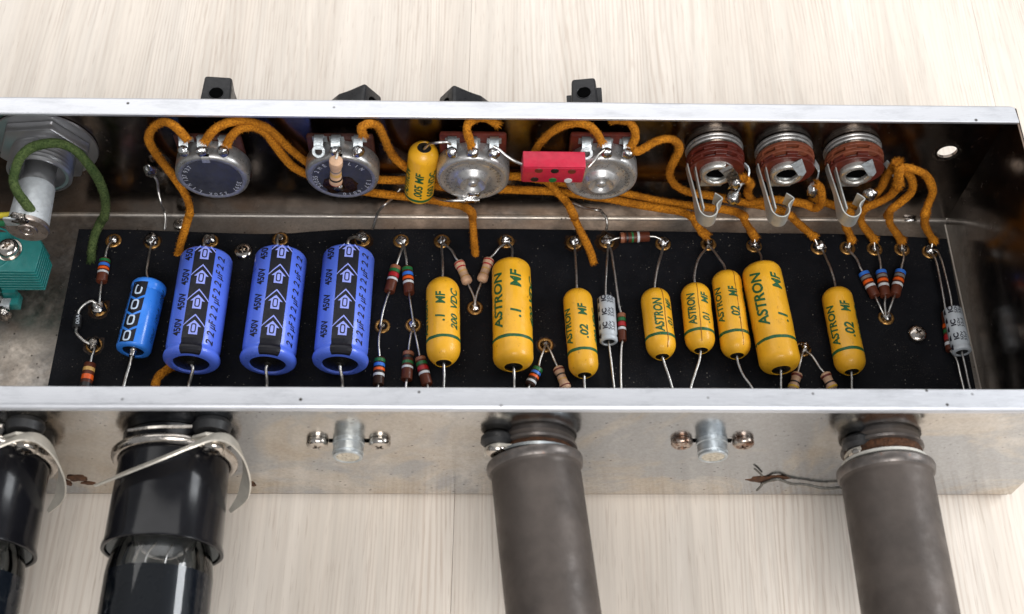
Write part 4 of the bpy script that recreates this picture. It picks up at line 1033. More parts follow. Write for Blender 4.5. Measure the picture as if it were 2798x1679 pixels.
        bm = new()
        prof = [(-1.9, 3.6), (-1.3, -1.2), (0, -2.1), (1.3, -1.2), (1.9, 3.6)]
        prism(bm, prof, -.2, .2, 'y', .08, 1)
        for v in bm.verts: v.co = Matrix.Rotation(math.radians(-28), 3, 'X') @ (Matrix.Rotation(math.radians(-32), 3, 'Y') @ v.co) + Vector((3.3, yl(25.6), 3.6))
        obj('ground_tag', bm, 'alu_dull', e)
        bm = new(); lathe(bm, [(-.26, 1.0), (-.26, 0)], 18, 'y', close=False)
        for v in bm.verts: v.co = Matrix.Rotation(math.radians(-28), 3, 'X') @ (v.co+Vector((.2, 0, -.4))) + Vector((3.6, yl(25.6), 3.2))
        obj('tag_hole', bm, 'void', e)
        if variant == 1:
            bm = new(); strip(bm, [(8.4, yl(29.5), 2.6), (9.6, yl(27.8), 1.4), (9.6, yl(26), -1.0), (8.8, yl(24.6), -2.6)], (0, .5, .8), -.9, .9, .45); obj('terminal', bm, 'alu_dull', e)
            bm = new(); blob(bm, (8.4, yl(23.6), -3.6), 2.0, .9, 1, 1.25, .5, 16, 11); obj('solder_joint', bm, 'solder', e, 70)
        else:
            bm = new(); strip(bm, [(8.6, yl(29.6), 2.8), (10.6, yl(28.0), 1.2), (12.6, yl(26.5), -.8), (14.4, yl(25.2), -2.8)], (.35, 0, .9), -.9, .9, .5); obj('terminal', bm, 'alu_dull', e)
            bm = new(); blob(bm, (13.9, yl(25.3), -2.4), 1.5, 1, .9, 1.3, .35, 16, 13); obj('solder_joint', bm, 'solder', e, 70)
            bm = new(); blob(bm, (4.9, yl(22.6), -4.8), 2.45, .95, .8, 1.05, .18, 18, 2); obj('solder_joint', bm, 'solder', e, 70)
    return e
jack('jack socket with a plain red wafer and a shiny bent ground tag, leftmost', 62.6, 36.6, 0)
jack('jack socket with a toothed washer, middle of the three', 84.4, 36.8, 1)
jack('jack socket beside the bundled orange wires, rightmost', 106.0, 37.0, 2)

# ------------------------------------------------------------------ fuse holder, rectifier, left side
FX, FZ = -144.3, 36.6
e = empty('fuse_holder', (FX, 36.5, FZ), 'fuse holder with hex nut, threaded collar and aluminium barrel', 'fuse holder')
yl = lambda y: y-36.5
bm = new(); lathe(bm, [(yl(36.45), 15.2), (yl(36.2), 15.6), (yl(35.6), 15.4), (yl(35.5), 9)], 56, 'y', close=False); obj('washer', bm, 'nut', e)
bm = new(); hexp = [(14.0*math.cos(math.pi/3*k+.10), 14.0*math.sin(math.pi/3*k+.10)) for k in range(6)]; prism(bm, hexp, yl(35.5), yl(32.0), 'y', .5, 2); obj('hex_nut', bm, 'nut', e)
bm = new(); pr = []
y = 32.0
while y > 25.4: pr += [(yl(y), 8.7), (yl(y-.55), 9.6), (yl(y-1.1), 8.7)]; y -= 1.3
pr += [(yl(25.0), 8.9), (yl(24.7), 8.5), (yl(24.8), 7.6), (yl(27), 7.3), (yl(34), 7.2)]
lathe(bm, pr, 48, 'y', close=False); obj('threaded_collar', bm, 'nut', e, 40)
bm = new(); lathe(bm, [(yl(34), 0), (yl(33.5), 7.3)], 32, 'y', close=False); obj('recess', bm, 'void', e)
bm = new(); lathe(bm, [(yl(20.3), 4.2), (yl(20.2), 5.2), (yl(19.9), 5.4), (yl(5.4), 5.9), (yl(5.2), 5.6)], 40, 'y'); obj('barrel', bm, 'alu', e)
bm = new(); lathe(bm, [(yl(34), 4.7), (yl(22.4), 4.7), (yl(21.6), 5.0), (yl(20), 5.0)], 40, 'y'); obj('neck', bm, 'nut', e)
bm = new(); lathe(bm, [(yl(6.0), 6.3), (yl(5.0), 6.35), (yl(4.6), 6.0), (yl(4.6), 3.1), (yl(4.2), 2.9), (yl(4.2), 2.1), (yl(4.5), 1.9), (yl(4.5), 1.3), (yl(3.9), 1.1), (yl(3.8), 0)], 40, 'y', close=False); obj('end_cap', bm, 'cap_metal', e)
bm = new(); blob(bm, (-.5, yl(5.2), 5.2), 1.8, 1.7, .9, 1.0, .55, 16, 21); obj('solder_joint', bm, 'solder_dark', e, 70)
bm = new(); box(bm, (-5.2, yl(5.2), 2.5), (-1.2, yl(4.3), 6.2), .3); obj('terminal', bm, 'alu_dull', e)

rz0, rz1 = 5.0, 20.0
e = empty('selenium_rectifier', (-162.8, 6, -2.5), 'teal rectifier stack of square plates with a big cross head screw on top', 'rectifier')
npl = 8
for k in range(npl):
    z0 = 7.0+k*1.55+2.5; cut = 3.2
    ox, oy = -.0*k, 0
    pl = [(-20, -4.8), (15.8, -4.8), (16.4, 4.5), (13.6, 9.5), (-20, 9.5)]
    bm = new(); prism(bm, [(a+(npl-1-k)*-.05, b) for a, b in pl], z0, z0+.75, 'z', .12, 1); obj('plate', bm, 'teal', e)
bm = new(); box(bm, (-19, -3.4, 9), (14.4, 8.4, 9+npl*1.55-1), 0); obj('core', bm, 'teal', e)
top = 7.0+(npl-1)*1.55+2.5+.75
bm = new(); lathe(bm, [(top+.02, 8.2), (top+.22, 7.9), (top+.02, 7.5)], 48, 'z', (.3, 3.2, 0), close=False); obj('embossed_ring', bm, 'teal', e)
bm = new(); box(bm, (1.4, -8.4, 3.2), (6.4, -4.0, 6.8), .2); box(bm, (1.6, -6, 6), (6.2, -4.2, 10)); obj('tag', bm, 'teal', e)
bm = new(); strip(bm, [(3.0, -6.5, 7.2), (2.6, -9.0, 6.6), (2.2, -10.2, 3.6)], (1, 0, 0), -1.4, 1.4, .5); obj('terminal', bm, 'alu_dull', e)
bm = new(); blob(bm, (2.0, -10.6, 4.6), 2.0, 1, 1, 1.7, .35, 16, 8); obj('solder_joint', bm, 'solder_dark', e, 70)
bm = new(); blob(bm, (-.6, -6.6, 9.6), 2.7, 1, 1, 1.2, .4, 16, 18); obj('solder_joint', bm, 'solder_dark', e, 70)
SCRB = phillips(3.35, 2.4)
screw((-156.11, 8.63, 19.2), (0, -.05, 1), SCRB, 'big cross head screw on top of the teal rectifier stack', 35, washer=3.9)

# ------------------------------------------------------------------ tubes
def retainer(X, Z, label):
    e = empty('tube_retainer', (X, YN, Z), label, 'tube clamp', 'spring clamps round the power tube bases')
    yl = lambda y: y
    bm = new(); lathe(bm, [(-3.6, 15.0), (-3.8, 15.9), (-4.6, 16.6), (-5.6, 16.5), (-6.3, 15.7), (-6.5, 15.0), (-6.2, 14.6)], 56, 'y', close=False)
    obj('collar', bm, 'nickel', e, 60)
    bm = new(); lathe(bm, [(-.1, 13.6), (-4.4, 13.6)], 48, 'y'); obj('socket_body', bm, 'rubber', e)
    bm = new(); prism(bm, [(9, 9), (15.5, 9.5), (17.5, 12.5), (16.0, 16.8), (11.5, 18.0), (7.5, 15.5)], -5.4, -4.5, 'y', .2, 1); obj('ear', bm, 'spring', e)
    # straight spring strip crossing the base, wound over the screw and down the right side
    V = (-.25, .52, -.82); V2 = (-.15, .75, -.6); V3 = (-.45, .9, -.1)
    pth = [(-108.7, -79.31, 46), (-104.72, -78.51, 48), (-100.24, -77.7, 50.5), (-91.4, -75.52, 54), (-83.3, -72.2, 55), (-77.45, -69.75, 55.4), (-74.37, -69.59, 54), (-71.98, -70.86, 50), (-71.11, -72.92, 45), (-71.27, -75.31, 40), (-73.1, -78.25, 35), (-76.6, -80.71, 31)]
    pth = [(p[0]+91.6, p[1]-YN, p[2]-36.4) for p in pth]
    bm = new(); strip(bm, pth, [V, V, V, V, V2, V3, (-.6, .8, 0), (-.6, .8, .1)], lambda q: -2.1*min(1, .35+q*4, (1.04-q)*6), lambda q: 2.1*min(1, .35+q*4, (1.04-q)*6), .45, .7)
    obj('spring_strip', bm, 'spring', e, 50)
    bm = new(); strip(bm, [(-9, -3.2, 15.6), (-2, -3.2, 17.6), (8, -3.2, 18.2)], (0, 1, 0), -.35, .35, .4); obj('spring_tail', bm, 'nickel', e)
    bm = new(); lathe(bm, [(-.1, 4.4), (-1.4, 5.0), (-3.4, 4.4)], 28, 'y', (12.2, 0, 14.2)); obj('rubber_pad', bm, 'rubber', e)
    screw(tuple(a+b for a, b in zip((-78.9, -69.2, 48.31), (X+91.6, 0, 0))), (0, -1, .12), SCR, label.replace('bent spring clamp round', 'screw in the clamp of'), 30, 'cross head screws')
    return e
def tube(X, Z, label):
    e = empty('power_tube', (X, YN, Z), label, 'vacuum tube', 'black based power tubes')
    bm = new(); lathe(bm, [(-.2, 14.2), (-4, 14.3), (-18, 14.7), (-28.5, 14.9), (-29.8, 15.35), (-30.6, 15.4), (-30.8, 15.1), (-30.7, 14.5), (-29, 14.3), (-12, 14.0), (-12, 0)], 64, 'y', close=False); obj('base', bm, 'base_black', e, 50)
    bm = new(); lathe(bm, [(-30.2, 14.05), (-12.3, 13.75), (-12.3, 0)], 48, 'y', close=False); obj('liner', bm, 'liner', e, 60)  # pale lining added inside the base to brighten the clear glass band
    bm = new(); lathe(bm, [(-14, 8), (-22, 9.6), (-27, 11.3), (-31, 12.5), (-34, 13.1), (-37.5, 13.5), (-60, 13.6), (-70, 13.0), (-76, 10.5), (-79, 6), (-80, 0)], 56, 'y', close=False); obj('glass_envelope', bm, 'glass', e, 60)
    bm = new(); lathe(bm, [(-37.5, 13.05), (-37.3, 13.3), (-60, 13.35), (-69, 12.7), (-75, 10.2), (-78, 5.6), (-79, 0)], 56, 'y', close=False); obj('coating', bm, 'coating', e, 60)
    bm = new(); lathe(bm, [(-14, 8.5), (-24, 8.2), (-28, 7.4), (-30.5, 5.4), (-31.8, 2.8), (-32.2, 0)], 32, 'y', close=False); obj('glass_stem', bm, 'stem', e, 60)
    bm = new()
    for k in range(9):
        a = 2*math.pi*k/9+.2
        sweep(bm, [(4.2*math.cos(a), -24, 4.2*math.sin(a)), (5.6*math.cos(a), -29, 5.6*math.sin(a)), (7.2*math.cos(a+.25), -33, 7.2*math.sin(a+.25)), (7.0*math.cos(a+.35), -38, 7.0*math.sin(a+.35))], .26, 6, 1.2)
    obj('support_wires', bm, 'lead', e, 60)
    bm = new(); lathe(bm, [(-39, 0), (-38.6, 12.2), (-39.2, 12.2), (-39.4, 0)], 40, 'y', close=False); obj('mica_disc', bm, 'gasket', e)
    return e
for X, nm in ((-91.6, 'right hand'), (-139.6, 'left hand')):
    tube(X, 36.4, 'power tube with glossy black base, %s' % ('whole tube in view at lower left' if X > -100 else 'cut off by the left frame edge'))
    retainer(X, 36.4, 'bent spring clamp round the power tube %s' % ('at lower left in full view' if X > -100 else 'cut off at the left frame edge'))

def shield(X0_, X1_, Z, label, dy):
    """a tube shield whose axis runs from X0_ at the wall to X1_ at y=-120"""
    yaw = math.atan2(X1_-X0_, 48.0)
    Mx = Matrix.Translation(Vector((X0_, YN+dy, Z))*S) @ Matrix.Rotation(yaw, 4, 'Z')
    e = empty('tube_shield', Mx, label, 'tube shield', 'grey metal tube shields')
    bm = new(); lathe(bm, [(-4.6, 11.3), (-4.9, 12.75), (-5.4, 12.95), (-7.2, 12.75), (-8.0, 12.1), (-8.6, 11.9), (-9.6, 12.05), (-48, 12.0), (-58, 11.9), (-61, 11.0), (-61.5, 9), (-61.2, 7), (-20, 7)], 64, 'y', close=False)
    for v in bm.verts:
        k = 1+.012*noise.noise(v.co*.12+Vector((X0_, 0, 0))); v.co.x *= k; v.co.z *= k
    obj('sleeve', bm, 'shield', e, 55)
    bm = new(); lathe(bm, [(-4.65, 11.2), (-4.95, 12.85), (-5.5, 13.02), (-7.1, 12.82), (-7.6, 12.4)], 64, 'y', close=False)
    for v in bm.verts:
        k = 1+.012*noise.noise(v.co*.12+Vector((X0_, 0, 0))); v.co.x *= k*1.002; v.co.z *= k*1.002
    obj('rolled_lip', bm, 'shield_lip', e, 55)
    return e
def socket(X, Z, label, white, scr):
    e = empty('tube_socket', (X, YN, Z), label, 'tube socket', 'miniature tube sockets under the shields')
    bm = new(); lathe(bm, [(0, 10.4), (-1.4, 10.4), (-1.6, 9.6), (-9, 9.4)], 48, 'y'); obj('skirt', bm, 'shield', e)
    bm = new(); lathe(bm, [(-1.5, 9.8), (-1.6, 11.0), (-2.4, 11.1), (-2.6, 9.8)], 48, 'y', close=False); obj('ring', bm, 'shield_lip', e)
    bm = new(); lathe(bm, [(-2.5, 10.0), (-3.5, 10.4), (-5.5, 10.3), (-6, 9.6)], 48, 'y', close=False); obj('rusty_rim', bm, 'rust', e)
    bm = new(); gy = -5.6 if white else -4.2; lathe(bm, [(gy, 9.6), (gy-.1, 11.3), (gy-1.0, 11.5), (gy-1.3, 9.6)], 48, 'y', close=False); obj('gasket', bm, 'gasket' if white else 'alu_dull', e)
    bm = new(); prism(bm, [(-10, -2.5), (-8, -4.6), (8, -4.6), (10, -2.5), (10, 3), (8, 5), (-8, 5), (-10, 3)], -1.0, -.1, 'y', .2, 1); obj('saddle', bm, 'spring', e)
    gx, gz = scr[0]-X, scr[2]-Z
    bm = new(); lathe(bm, [(-.3, 3.4), (-1.2, 4.3), (-2.6, 4.4), (-3.6, 3.3)], 28, 'y', (gx, 0, gz+.6), close=True); obj('grommet', bm, 'rubber', e)
    bm = new(); strip(bm, [(gx-3.2, -4.6, gz-3.0), (gx-2.6, -4.4, gz+1.0), (gx, -4.2, gz+3.0), (gx+3.5, -4.2, gz+2.2), (gx+9, -4.4, gz+3.2)], (0, 1, 0), -.5, .5, .5); obj('ground_tab', bm, 'spring', e)
    return e
socket(5.2, 37.2, 'tube socket with black rubber grommet behind the left grey shield', False, (-5.57, -67.4, 42.49))
shield(4.1, 8.9, 37.2, 'grey metal tube shield in the middle of the near wall', -.9)
socket(99.2, 37.4, 'tube socket with white gasket behind the right grey shield', True, (91.76, -67.4, 40.99))
shield(99.2, 99.4, 37.4, 'grey metal tube shield at the right with rusty spots', -2.7)
screw((-5.57, -67.4, 42.49), (-.05, -1, .1), SCR, 'cross head screw clamping the tab left of the middle tube shield', 45)
screw((91.76, -67.4, 40.99), (-.05, -1, .1), SCR, 'cross head screw clamping the tab left of the right tube shield', 45)

def phono(X, Z, label):
    e = empty('phono_socket', (X, YN, Z), label, 'phono socket', 'phono sockets on the near wall')
    bm = new(); lathe(bm, [(0, 4.25), (-1.2, 4.3), (-1.4, 4.05), (-3.3, 4.1), (-3.7, 4.2), (-4.0, 3.9), (-4.4, 4.05), (-4.8, 3.95), (-5.0, 3.5), (-4.8, 3.1), (-2, 3.0)], 40, 'y', close=False); obj('barrel', bm, 'alu_dull', e, 50)
    bm = new(); lathe(bm, [(-4.7, 0), (-4.7, 3.15), (-4, 3.2)], 28, 'y', close=False); obj('insulator', bm, 'insul', e)
    bm = new(); prism(bm, [(-5.4, -.7), (5.4, -.7), (5.4, .9), (-5.4, .9)], -.25, .3, 'y'); obj('plate', bm, 'void', e)
    return e
phono(-45.4, 38.2, 'small grey phono socket under the near lip, left of the middle tube shield')
phono(52.6, 38.8, 'small yellowed phono socket between the two tube shields')
screw((-53.8, YN-.1, 38.4), (0, -1, 0), SCR, 'cross head screw to the left of the grey phono socket', 20)
screw((-37.1, YN-.1, 38.4), (0, -1, 0), SCR, 'cross head screw to the right of the grey phono socket', 50)
screw((44.4, YN-.1, 39.0), (0, -1, 0), SCRR, 'rusty cross head screw to the left of the yellowed phono socket', 10)
screw((61.1, YN-.1, 39.1), (0, -1, 0), SCRR, 'rusty cross head screw to the right of the yellowed phono socket', 35)

# rust spots and the frayed braid on the near wall
def rust_patch(pts, label, seed):
    bm = new()
    for i, (c, r, sx, sz) in enumerate(pts): blob(bm, (c[0], YN-.05, c[2]), r, sx, .16, sz, .5, 18, seed+i)
    o = obj('rust_patch', bm, 'rust', None, 70, label=label, cat='rust'); return origin_to(o, (pts[0][0][0], YN, pts[0][0][2]))
rust_patch([((-125.67, -63.3, 11.07), 2.2, 1.3, 1.0), ((-123.41, -63.3, 7.04), 1.6, 1.2, .8), ((-129.62, -63.3, 7.6), 1.8, .8, 1.2)], 'rusty hole between the two power tubes on the near wall', 3)
rust_patch([((-76.62, -63.3, 6.63), 1.5, .8, 1.2)], 'small rust spot right of the power tube clamp', 9)
rust_patch([((72.51, -63.3, 10.7), 2.4, 1.9, .9), ((76.12, -63.3, 11.87), 2.0, 1.9, .8)], 'rusty slot around the frayed braid left of the right tube shield', 6)
bm = new()
sweep(bm, [(72.16, -63.9, 8.72), (75.64, -64.4, 13.5), (80.72, -64.4, 10.04), (84.9, -64.2, 8.95), (91.13, -64.4, 6.52), (96.22, -64.4, 7.14), (102.02, -64.2, 8.42)], .42, 8, .5, jit=.12)
sweep(bm, [(72.6, -63.9, 9.9), (72.01, -64.6, 8.16), (71.4, -64.8, 5.7)], .35, 6, .5)
sweep(bm, [(71.12, -63.9, 15.09), (69.42, -64, 18.16), (67.93, -63.9, 20.36)], .3, 6, .5)
o = obj('braided_wire', bm, 'braid', None, 60, label='frayed grey braided wire end poking out along the near wall', cat='wire'); origin_to(o, (75.77, -64.2, 13))

# ------------------------------------------------------------------ wiring
def cloth_wire(label, pts, r=1.27, mat='cloth', fuzz=True, ends=True, group='orange cloth covered wires', tip=None):
    ph = random.random()*9
    rf = lambda q: (1+.07*math.sin(q*23+ph))*(1.28 if q > .985 and tip else 1)
    bm = new(); Q, T = sweep(bm, pts, r, 18, .42, jit=.085, rfun=rf)
    if fuzz:                       # loose fibres standing off the cotton
        for i in range(0, len(Q)-1):
            for k in range(11):
                d = Vector((random.gauss(0, 1), random.gauss(0, 1), random.gauss(0, 1))); d = (d-T[i]*d.dot(T[i]))
                if d.length < .1: continue
                d.normalize(); p = Q[i].lerp(Q[i+1], random.random())+d*r*.95
                t = (d*random.uniform(.2, .8)+T[i]*random.uniform(-.8, .8)+Vector((random.gauss(0, .3), random.gauss(0, .3), random.gauss(0, .3)))).normalized()
                s = t.cross(d).normalized()*.055; l = random.uniform(.3, .85)
                bm.faces.new((bm.verts.new(p-s), bm.verts.new(p+s), bm.verts.new(p+t*l)))
        for (q, t) in ((Q[0], -T[0]), (Q[-1], T[-1])):     # frayed ends
            if not ends: continue
            for k in range(110):
                d = Vector((random.gauss(0, 1), random.gauss(0, 1), random.gauss(0, 1))); d = (d-t*d.dot(t)).normalized()
                p = q+d*r*.9; dd = (t+d*random.uniform(0, 1.3)).normalized(); s = dd.cross(d).normalized()*.13
                bm.faces.new((bm.verts.new(p-s), bm.verts.new(p+s), bm.verts.new(p+dd*random.uniform(.5, 1.7))))
    o = obj('cloth_wire', bm, mat, None, 80, label=label, cat='wire', group=group)
    origin_to(o, pts[0])
    if tip:
        b = new(); e0 = Q[-1]-Vector(pts[0]); e1 = Vector(tip)-Vector(pts[0]); sweep(b, [e0-T[-1]*.8, e0.lerp(e1, .5)+Vector((0, 0, .3)), e1], .42, 8, .5)
        obj('bare_end', b, 'lead', o, 60)
    return o
cloth_wire('orange wire looping up and left from the first potentiometer then down to the board', [(-97.11, 27.2, 51.75), (-98.69, 28.4, 53.63), (-101.28, 30, 55.22), (-104.47, 31.5, 53.99), (-108.38, 32.5, 49.44), (-110.73, 33, 44.21), (-110.74, 33.4, 36.93), (-109.4, 33.6, 30.24), (-107.25, 33, 23.34), (-105.13, 31, 18.22), (-103.7, 28, 16.19), (-103.55, 25.88, 14), (-104.8, 27.75, 10.5), (-106.52, 24.07, 7), (-108.03, 20.54, 4), (-109.33, 19.83, 0)])
cloth_wire('long orange wire from the middle lug of the first potentiometer along the far wall', [(-91.6, 27, 51.08), (-89.97, 28, 53.04), (-87.77, 29.5, 54.34), (-84.19, 31, 54.92), (-80.47, 32, 54.19), (-77.14, 32.8, 51.98), (-74.42, 33, 49.78), (-71.77, 33.4, 44.75), (-69.34, 33.4, 39.6), (-66.45, 33.4, 34.87), (-63.87, 34, 30.03), (-58.65, 34.6, 24.56), (-50.67, 34.6, 21.85), (-42.73, 34.4, 21.66), (-34.79, 34.4, 21.48), (-22.49, 34.6, 22.22), (-9.22, 34.6, 23.24), (-1.28, 34.4, 24.02), (1.79, 34.2, 24.23), (9.81, 34.2, 22.63), (23.4, 34, 19.07), (37.72, 33, 16.6), (47.37, 32, 14.63), (57.68, 31, 13.23), (65.92, 29.5, 14.04), (72.16, 27, 15.72), (74.41, 23.5, 17.97), (75.14, 28.43, 12), (77.25, 27.71, 8), (79.66, 26.62, 4.5), (80.88, 25.65, 3)], tip=(80.76, 23.04, 1.6))
cloth_wire('orange wire from the first potentiometer passing under the hanging yellow capacitor to the board', [(-85.41, 27, 49.91), (-83.91, 28, 52.13), (-81.56, 29.5, 53.44), (-79.11, 31, 52.53), (-77.21, 32, 51.02), (-74.98, 32.4, 47.78), (-72.79, 32.4, 41.4), (-71.03, 32.4, 35.89), (-68.64, 32.8, 29.97), (-65.58, 33.2, 26.14), (-60.81, 33.2, 21.98), (-52.55, 33, 18.35), (-45.22, 32, 17.85), (-39.17, 31, 18.03), (-34.16, 30.3, 17.94), (-27.45, 28.8, 18.62), (-20.76, 27, 19.58), (-16.08, 24.5, 21.55), (-13.58, 21.5, 23.39), (-12.83, 25.23, 14), (-12.91, 27.16, 11), (-12.62, 24.1, 8), (-12.28, 21.4, 4), (-11.96, 20.33, 0)])
cloth_wire('orange wire from the second potentiometer sweeping right and low to a board eyelet', [(-44.96, 27, 54.72), (-45.31, 28, 56.62), (-43.26, 29.5, 56.68), (-41.01, 30.4, 54.83), (-39.75, 31.4, 49.32), (-38.59, 32.4, 41.35), (-36.78, 33, 34.74), (-33.64, 33, 30.16), (-28.97, 33, 24.94), (-23.84, 33, 20.17), (-12.54, 33, 18.58), (-1.85, 32.8, 19.01), (1.91, 32.4, 19.34), (9.91, 32, 19.55), (16.63, 31.8, 18.93), (25.12, 31.4, 17.28), (32.17, 30.6, 16.94), (40.38, 29.8, 15.37), (48.85, 28.8, 14.56), (55.05, 27, 15.21), (57.79, 23.5, 17.47), (58.68, 27.81, 12), (61.03, 26.61, 8), (63.28, 25.92, 5), (64.63, 25.36, 4)], tip=(65.4, 23.61, 1.6))
cloth_wire('orange wire rising from the third potentiometer under the far lip', [(-13.18, 27, 50.15), (-13.79, 28, 52.11), (-14.5, 29.5, 54.14), (-14.11, 31, 55.18), (-12.13, 33, 54.63), (-9.67, 34.4, 53.87), (-5.61, 35, 50.19)])
cloth_wire('orange wire arching over the crimson block and down to the board', [(25.53, 27, 52.21), (24.68, 28, 53.64), (22.31, 30, 55.4), (18.97, 31.4, 55.53), (15.69, 32, 54.22), (12.15, 32.2, 51.43), (9.24, 32.2, 47.34), (6.92, 31.8, 42.78), (5.85, 31.4, 37.49), (6.71, 31, 32.08), (9.48, 30.6, 28.24), (12.54, 29.4, 25.47), (14.52, 27.4, 24.36), (16.76, 24.8, 24.13), (18.25, 21, 24.53), (20.01, 24.84, 15), (19.62, 26.96, 13.5), (21.59, 24.5, 10), (24.24, 21.68, 5.5), (26.23, 18.99, 2.2), (26.96, 17.49, 0)])
cloth_wire('short orange wire from under the far lip to the right lug of the fourth potentiometer', [(29.51, 34.6, 53.19), (31.42, 33, 55), (33.73, 31.6, 55.83), (35.36, 30, 54.19), (35.72, 28.8, 51.75), (34.79, 27.6, 49.76)])
cloth_wire('orange wire snaking from the fourth potentiometer behind the jack sockets', [(34.83, 27, 49.03), (36.55, 27, 47.61), (39.03, 28, 48.27), (42.01, 29, 49.95), (45.82, 30, 50.01), (49.13, 31, 47.01), (50.5, 31.6, 42.59), (49.95, 32, 37.27), (49.4, 32.4, 32.1), (49.58, 32.4, 27.94), (51.95, 32.2, 23.15), (54.98, 32, 20.59), (58.7, 31.2, 19.93), (63.39, 30.6, 19.69), (70.3, 30, 18.3), (77.01, 29, 17.89), (82.83, 28.2, 21.19), (88.41, 27.4, 21.26), (93.43, 26, 21.9), (96.21, 24.4, 21.94), (97.21, 23.4, 25.46), (96.07, 23, 31.18), (94.69, 23.4, 35.06), (93.44, 24, 35.85)])
cloth_wire('orange wire passing behind the middle jack down to a blackened eyelet', [(76.69, 31, 14.67), (83.29, 29.5, 14.86), (86.83, 27.4, 16.21), (88.92, 24, 18.6), (92.18, 27.21, 11.5), (95.31, 26.45, 8.5), (98.51, 25.91, 5.5), (100.43, 25.64, 3.6)], tip=(102.07, 22.37, 1.6))
cloth_wire('orange wire dropping behind the right jack spring to the first eyelet of the fan', [(97.51, 31.6, 17.62), (102.42, 29.5, 17.19), (106.46, 27, 18.53), (108.09, 24.5, 19.88), (109.56, 25.11, 16), (108.72, 25.85, 13), (110.02, 25.48, 9), (112.11, 25.26, 5.5), (113.09, 24.6, 3.4)], tip=(111.96, 22.4, 1.6))
cloth_wire('orange wire from the right jack curling down to the middle eyelet of the fan', [(119.7, 25, 32.27), (118.58, 25.4, 26.86), (115.62, 25.4, 23.35), (112.5, 24, 23.03), (111.94, 24.39, 18), (113.04, 26.55, 15), (114.74, 25.71, 11), (117.7, 25.34, 7), (120.5, 24.78, 3.6)], tip=(120.96, 22.11, 1.6))
cloth_wire('orange wire bowing out right of the jacks to the third eyelet of the fan', [(117.69, 26.5, 41.93), (120.56, 26.6, 39.41), (124.16, 26.6, 34.25), (125.48, 26, 28.94), (123.32, 25, 25.2), (119.9, 22.5, 24.17), (120.61, 23.73, 18.5), (122.28, 26.46, 16), (123.54, 25.63, 12), (127.04, 24.91, 7), (129.68, 24.34, 3.6)], tip=(130.12, 22.03, 1.6))
cloth_wire('orange wire arching furthest right and down to the last eyelet', [(117.75, 25.5, 41.7), (119.41, 25.5, 42.52), (122.61, 25.5, 41.49), (126.17, 25.5, 39.38), (129.41, 25.2, 35.18), (131.49, 24.6, 30.46), (131.26, 23.4, 26.47), (130.15, 20.6, 24.77), (134.34, 26.39, 17), (135.07, 25.72, 12), (137.61, 25.17, 7.5), (140.47, 24.42, 3.6)], tip=(139.48, 21.29, 1.6))
cloth_wire('short thick orange wire end wrapped over the right jack terminal', [(115.97, 24.6, 45.83), (116.84, 24.2, 43.48), (117.84, 24, 39.73), (118.91, 24.4, 36.17)], 1.45)
cloth_wire('orange wire slanting left and down behind the white solder of the right jack', [(116.74, 27.5, 39.73), (116.58, 28.5, 34.26), (116.85, 29, 26.25), (115.38, 29.4, 19.27), (112.36, 29.8, 15.68), (107.15, 30.5, 15.19)])
cloth_wire('short orange wire tail on the first jack joint', [(70.77, 24.5, 37.59), (72.28, 25, 35.82), (73.9, 26, 32.22), (74.44, 28, 25.42), (76.99, 30, 18.5)], 1.2)
cloth_wire('orange wire stub showing under the first periwinkle capacitor', [(-106.01, -23.42, 2.2), (-107.58, -25.16, 3), (-109.25, -27.36, 3), (-109.93, -30.57, 2.4), (-110.14, -33.23, 1.6)])
cloth_wire('thick green cloth wire arching over the fuse holder collar down to the board', [(-142.47, 8.52, 41), (-143.48, 9.4, 44), (-145.15, 11.3, 46), (-146.8, 14.63, 47), (-146.82, 18.73, 47.5), (-145.7, 22.51, 48.5), (-143.05, 25.38, 49), (-138.58, 26.68, 49.5), (-134.64, 27.67, 48), (-131.13, 27.16, 45), (-128.98, 26.26, 40), (-127.87, 25.94, 33.5), (-127.56, 25.08, 27), (-128.71, 24.79, 20), (-130.55, 24.13, 14.5), (-132.86, 25.62, 10), (-135.5, 23.01, 6), (-136.83, 19.48, 3), (-137.32, 16.91, 0)], 1.42, 'green_cloth', group='green wires')
def bare(label, pts, r=.45):
    bm = new(); sweep(bm, pts, r, 8, .7, jit=.02); o = obj('bare_wire', bm, 'lead', None, 60, label=label, cat='wire', group='bare tinned wires'); return origin_to(o, pts[0])
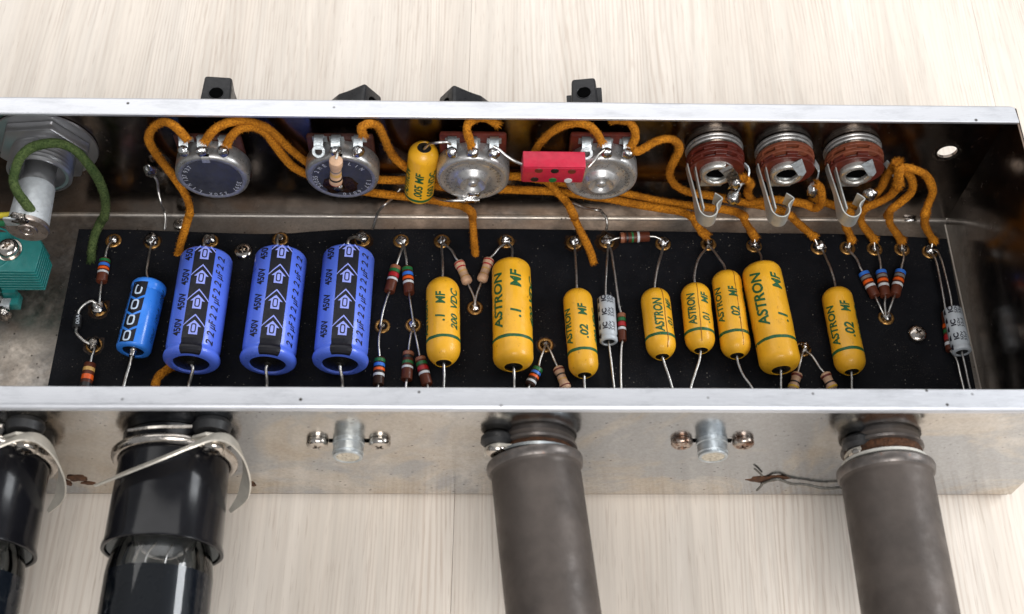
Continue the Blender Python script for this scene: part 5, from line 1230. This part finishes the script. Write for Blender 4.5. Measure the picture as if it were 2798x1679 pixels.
bare('thin bare wire from the solder blob on the far wall down past the first potentiometer', [(-114.27, 34.6, 22.14), (-113.69, 34, 20.72), (-113.94, 32.5, 16.54), (-113.28, 30, 14.32), (-113.6, 30.64, 8), (-114.78, 33.22, 6), (-114.37, 31.52, 4), (-115, 28.69, 0.6)])
bm = new(); blob(bm, (-114.89, 35, 24.66), 2.1, .95, .6, 1.5, .35, 16, 31); o = obj('solder_blob', bm, 'solder', None, 70, label='grey solder blob on the far wall left of the first potentiometer', cat='solder'); origin_to(o, (-114.89, 35, 24.66))
bare('thin bare wire curving down under the hanging yellow capacitor', [(-36.22, 33, 18.56), (-38.84, 30, 17.32), (-41.22, 27.5, 17.41), (-43.78, 30.55, 9), (-44.27, 31.61, 6.5), (-45.36, 30.18, 3.5), (-46.22, 29.24, 0.6)])
bare('thin bare wire curving out below the fourth potentiometer to the board edge', [(17.72, 33, 12.79), (19.8, 30, 15.71), (23.41, 28, 15.9), (27.22, 26, 17.53), (29.86, 32.39, 7), (31.57, 31.62, 4.5), (31.88, 30.16, 3), (31.81, 29.27, 0.6)])
for i, (m_, off, lab) in enumerate((('greenpvc', 12, 'thin green insulated wire entering at the left edge to the fuse holder end'), ('yellowpvc', -14, 'thin yellow insulated wire entering at the left edge above the green one'))):
    bm = new(); pts = [(-159.16, 8.15, 36), (-152.73, 7.86, 37), (-149.32, 7.5, 38), (-146.35, 7.4, 39), (-144.62, 7.88, 40)]
    pts = [(p[0], p[1]-off*.11, p[2]) for p in pts]
    sweep(bm, pts, .95, 10, .8); o = obj('insulated_wire', bm, m_, None, 60, label=lab, cat='wire'); origin_to(o, pts[0])
bm = new(); blob(bm, (136.49, 35.88, -1.6), 1.3, 1.6, .6, .5, .4, 14, 41); o = obj('solder_blob', bm, 'solder', None, 70, label='small solder splash on the tray floor fold near the right end', cat='solder'); origin_to(o, (136.49, 35.88, -1.6))
for o in list(COL.objects):
    if o.type == 'MESH' and o.parent is None and 'label' not in o and 'kind' not in o: o['label'] = o.name.replace('_', ' ')
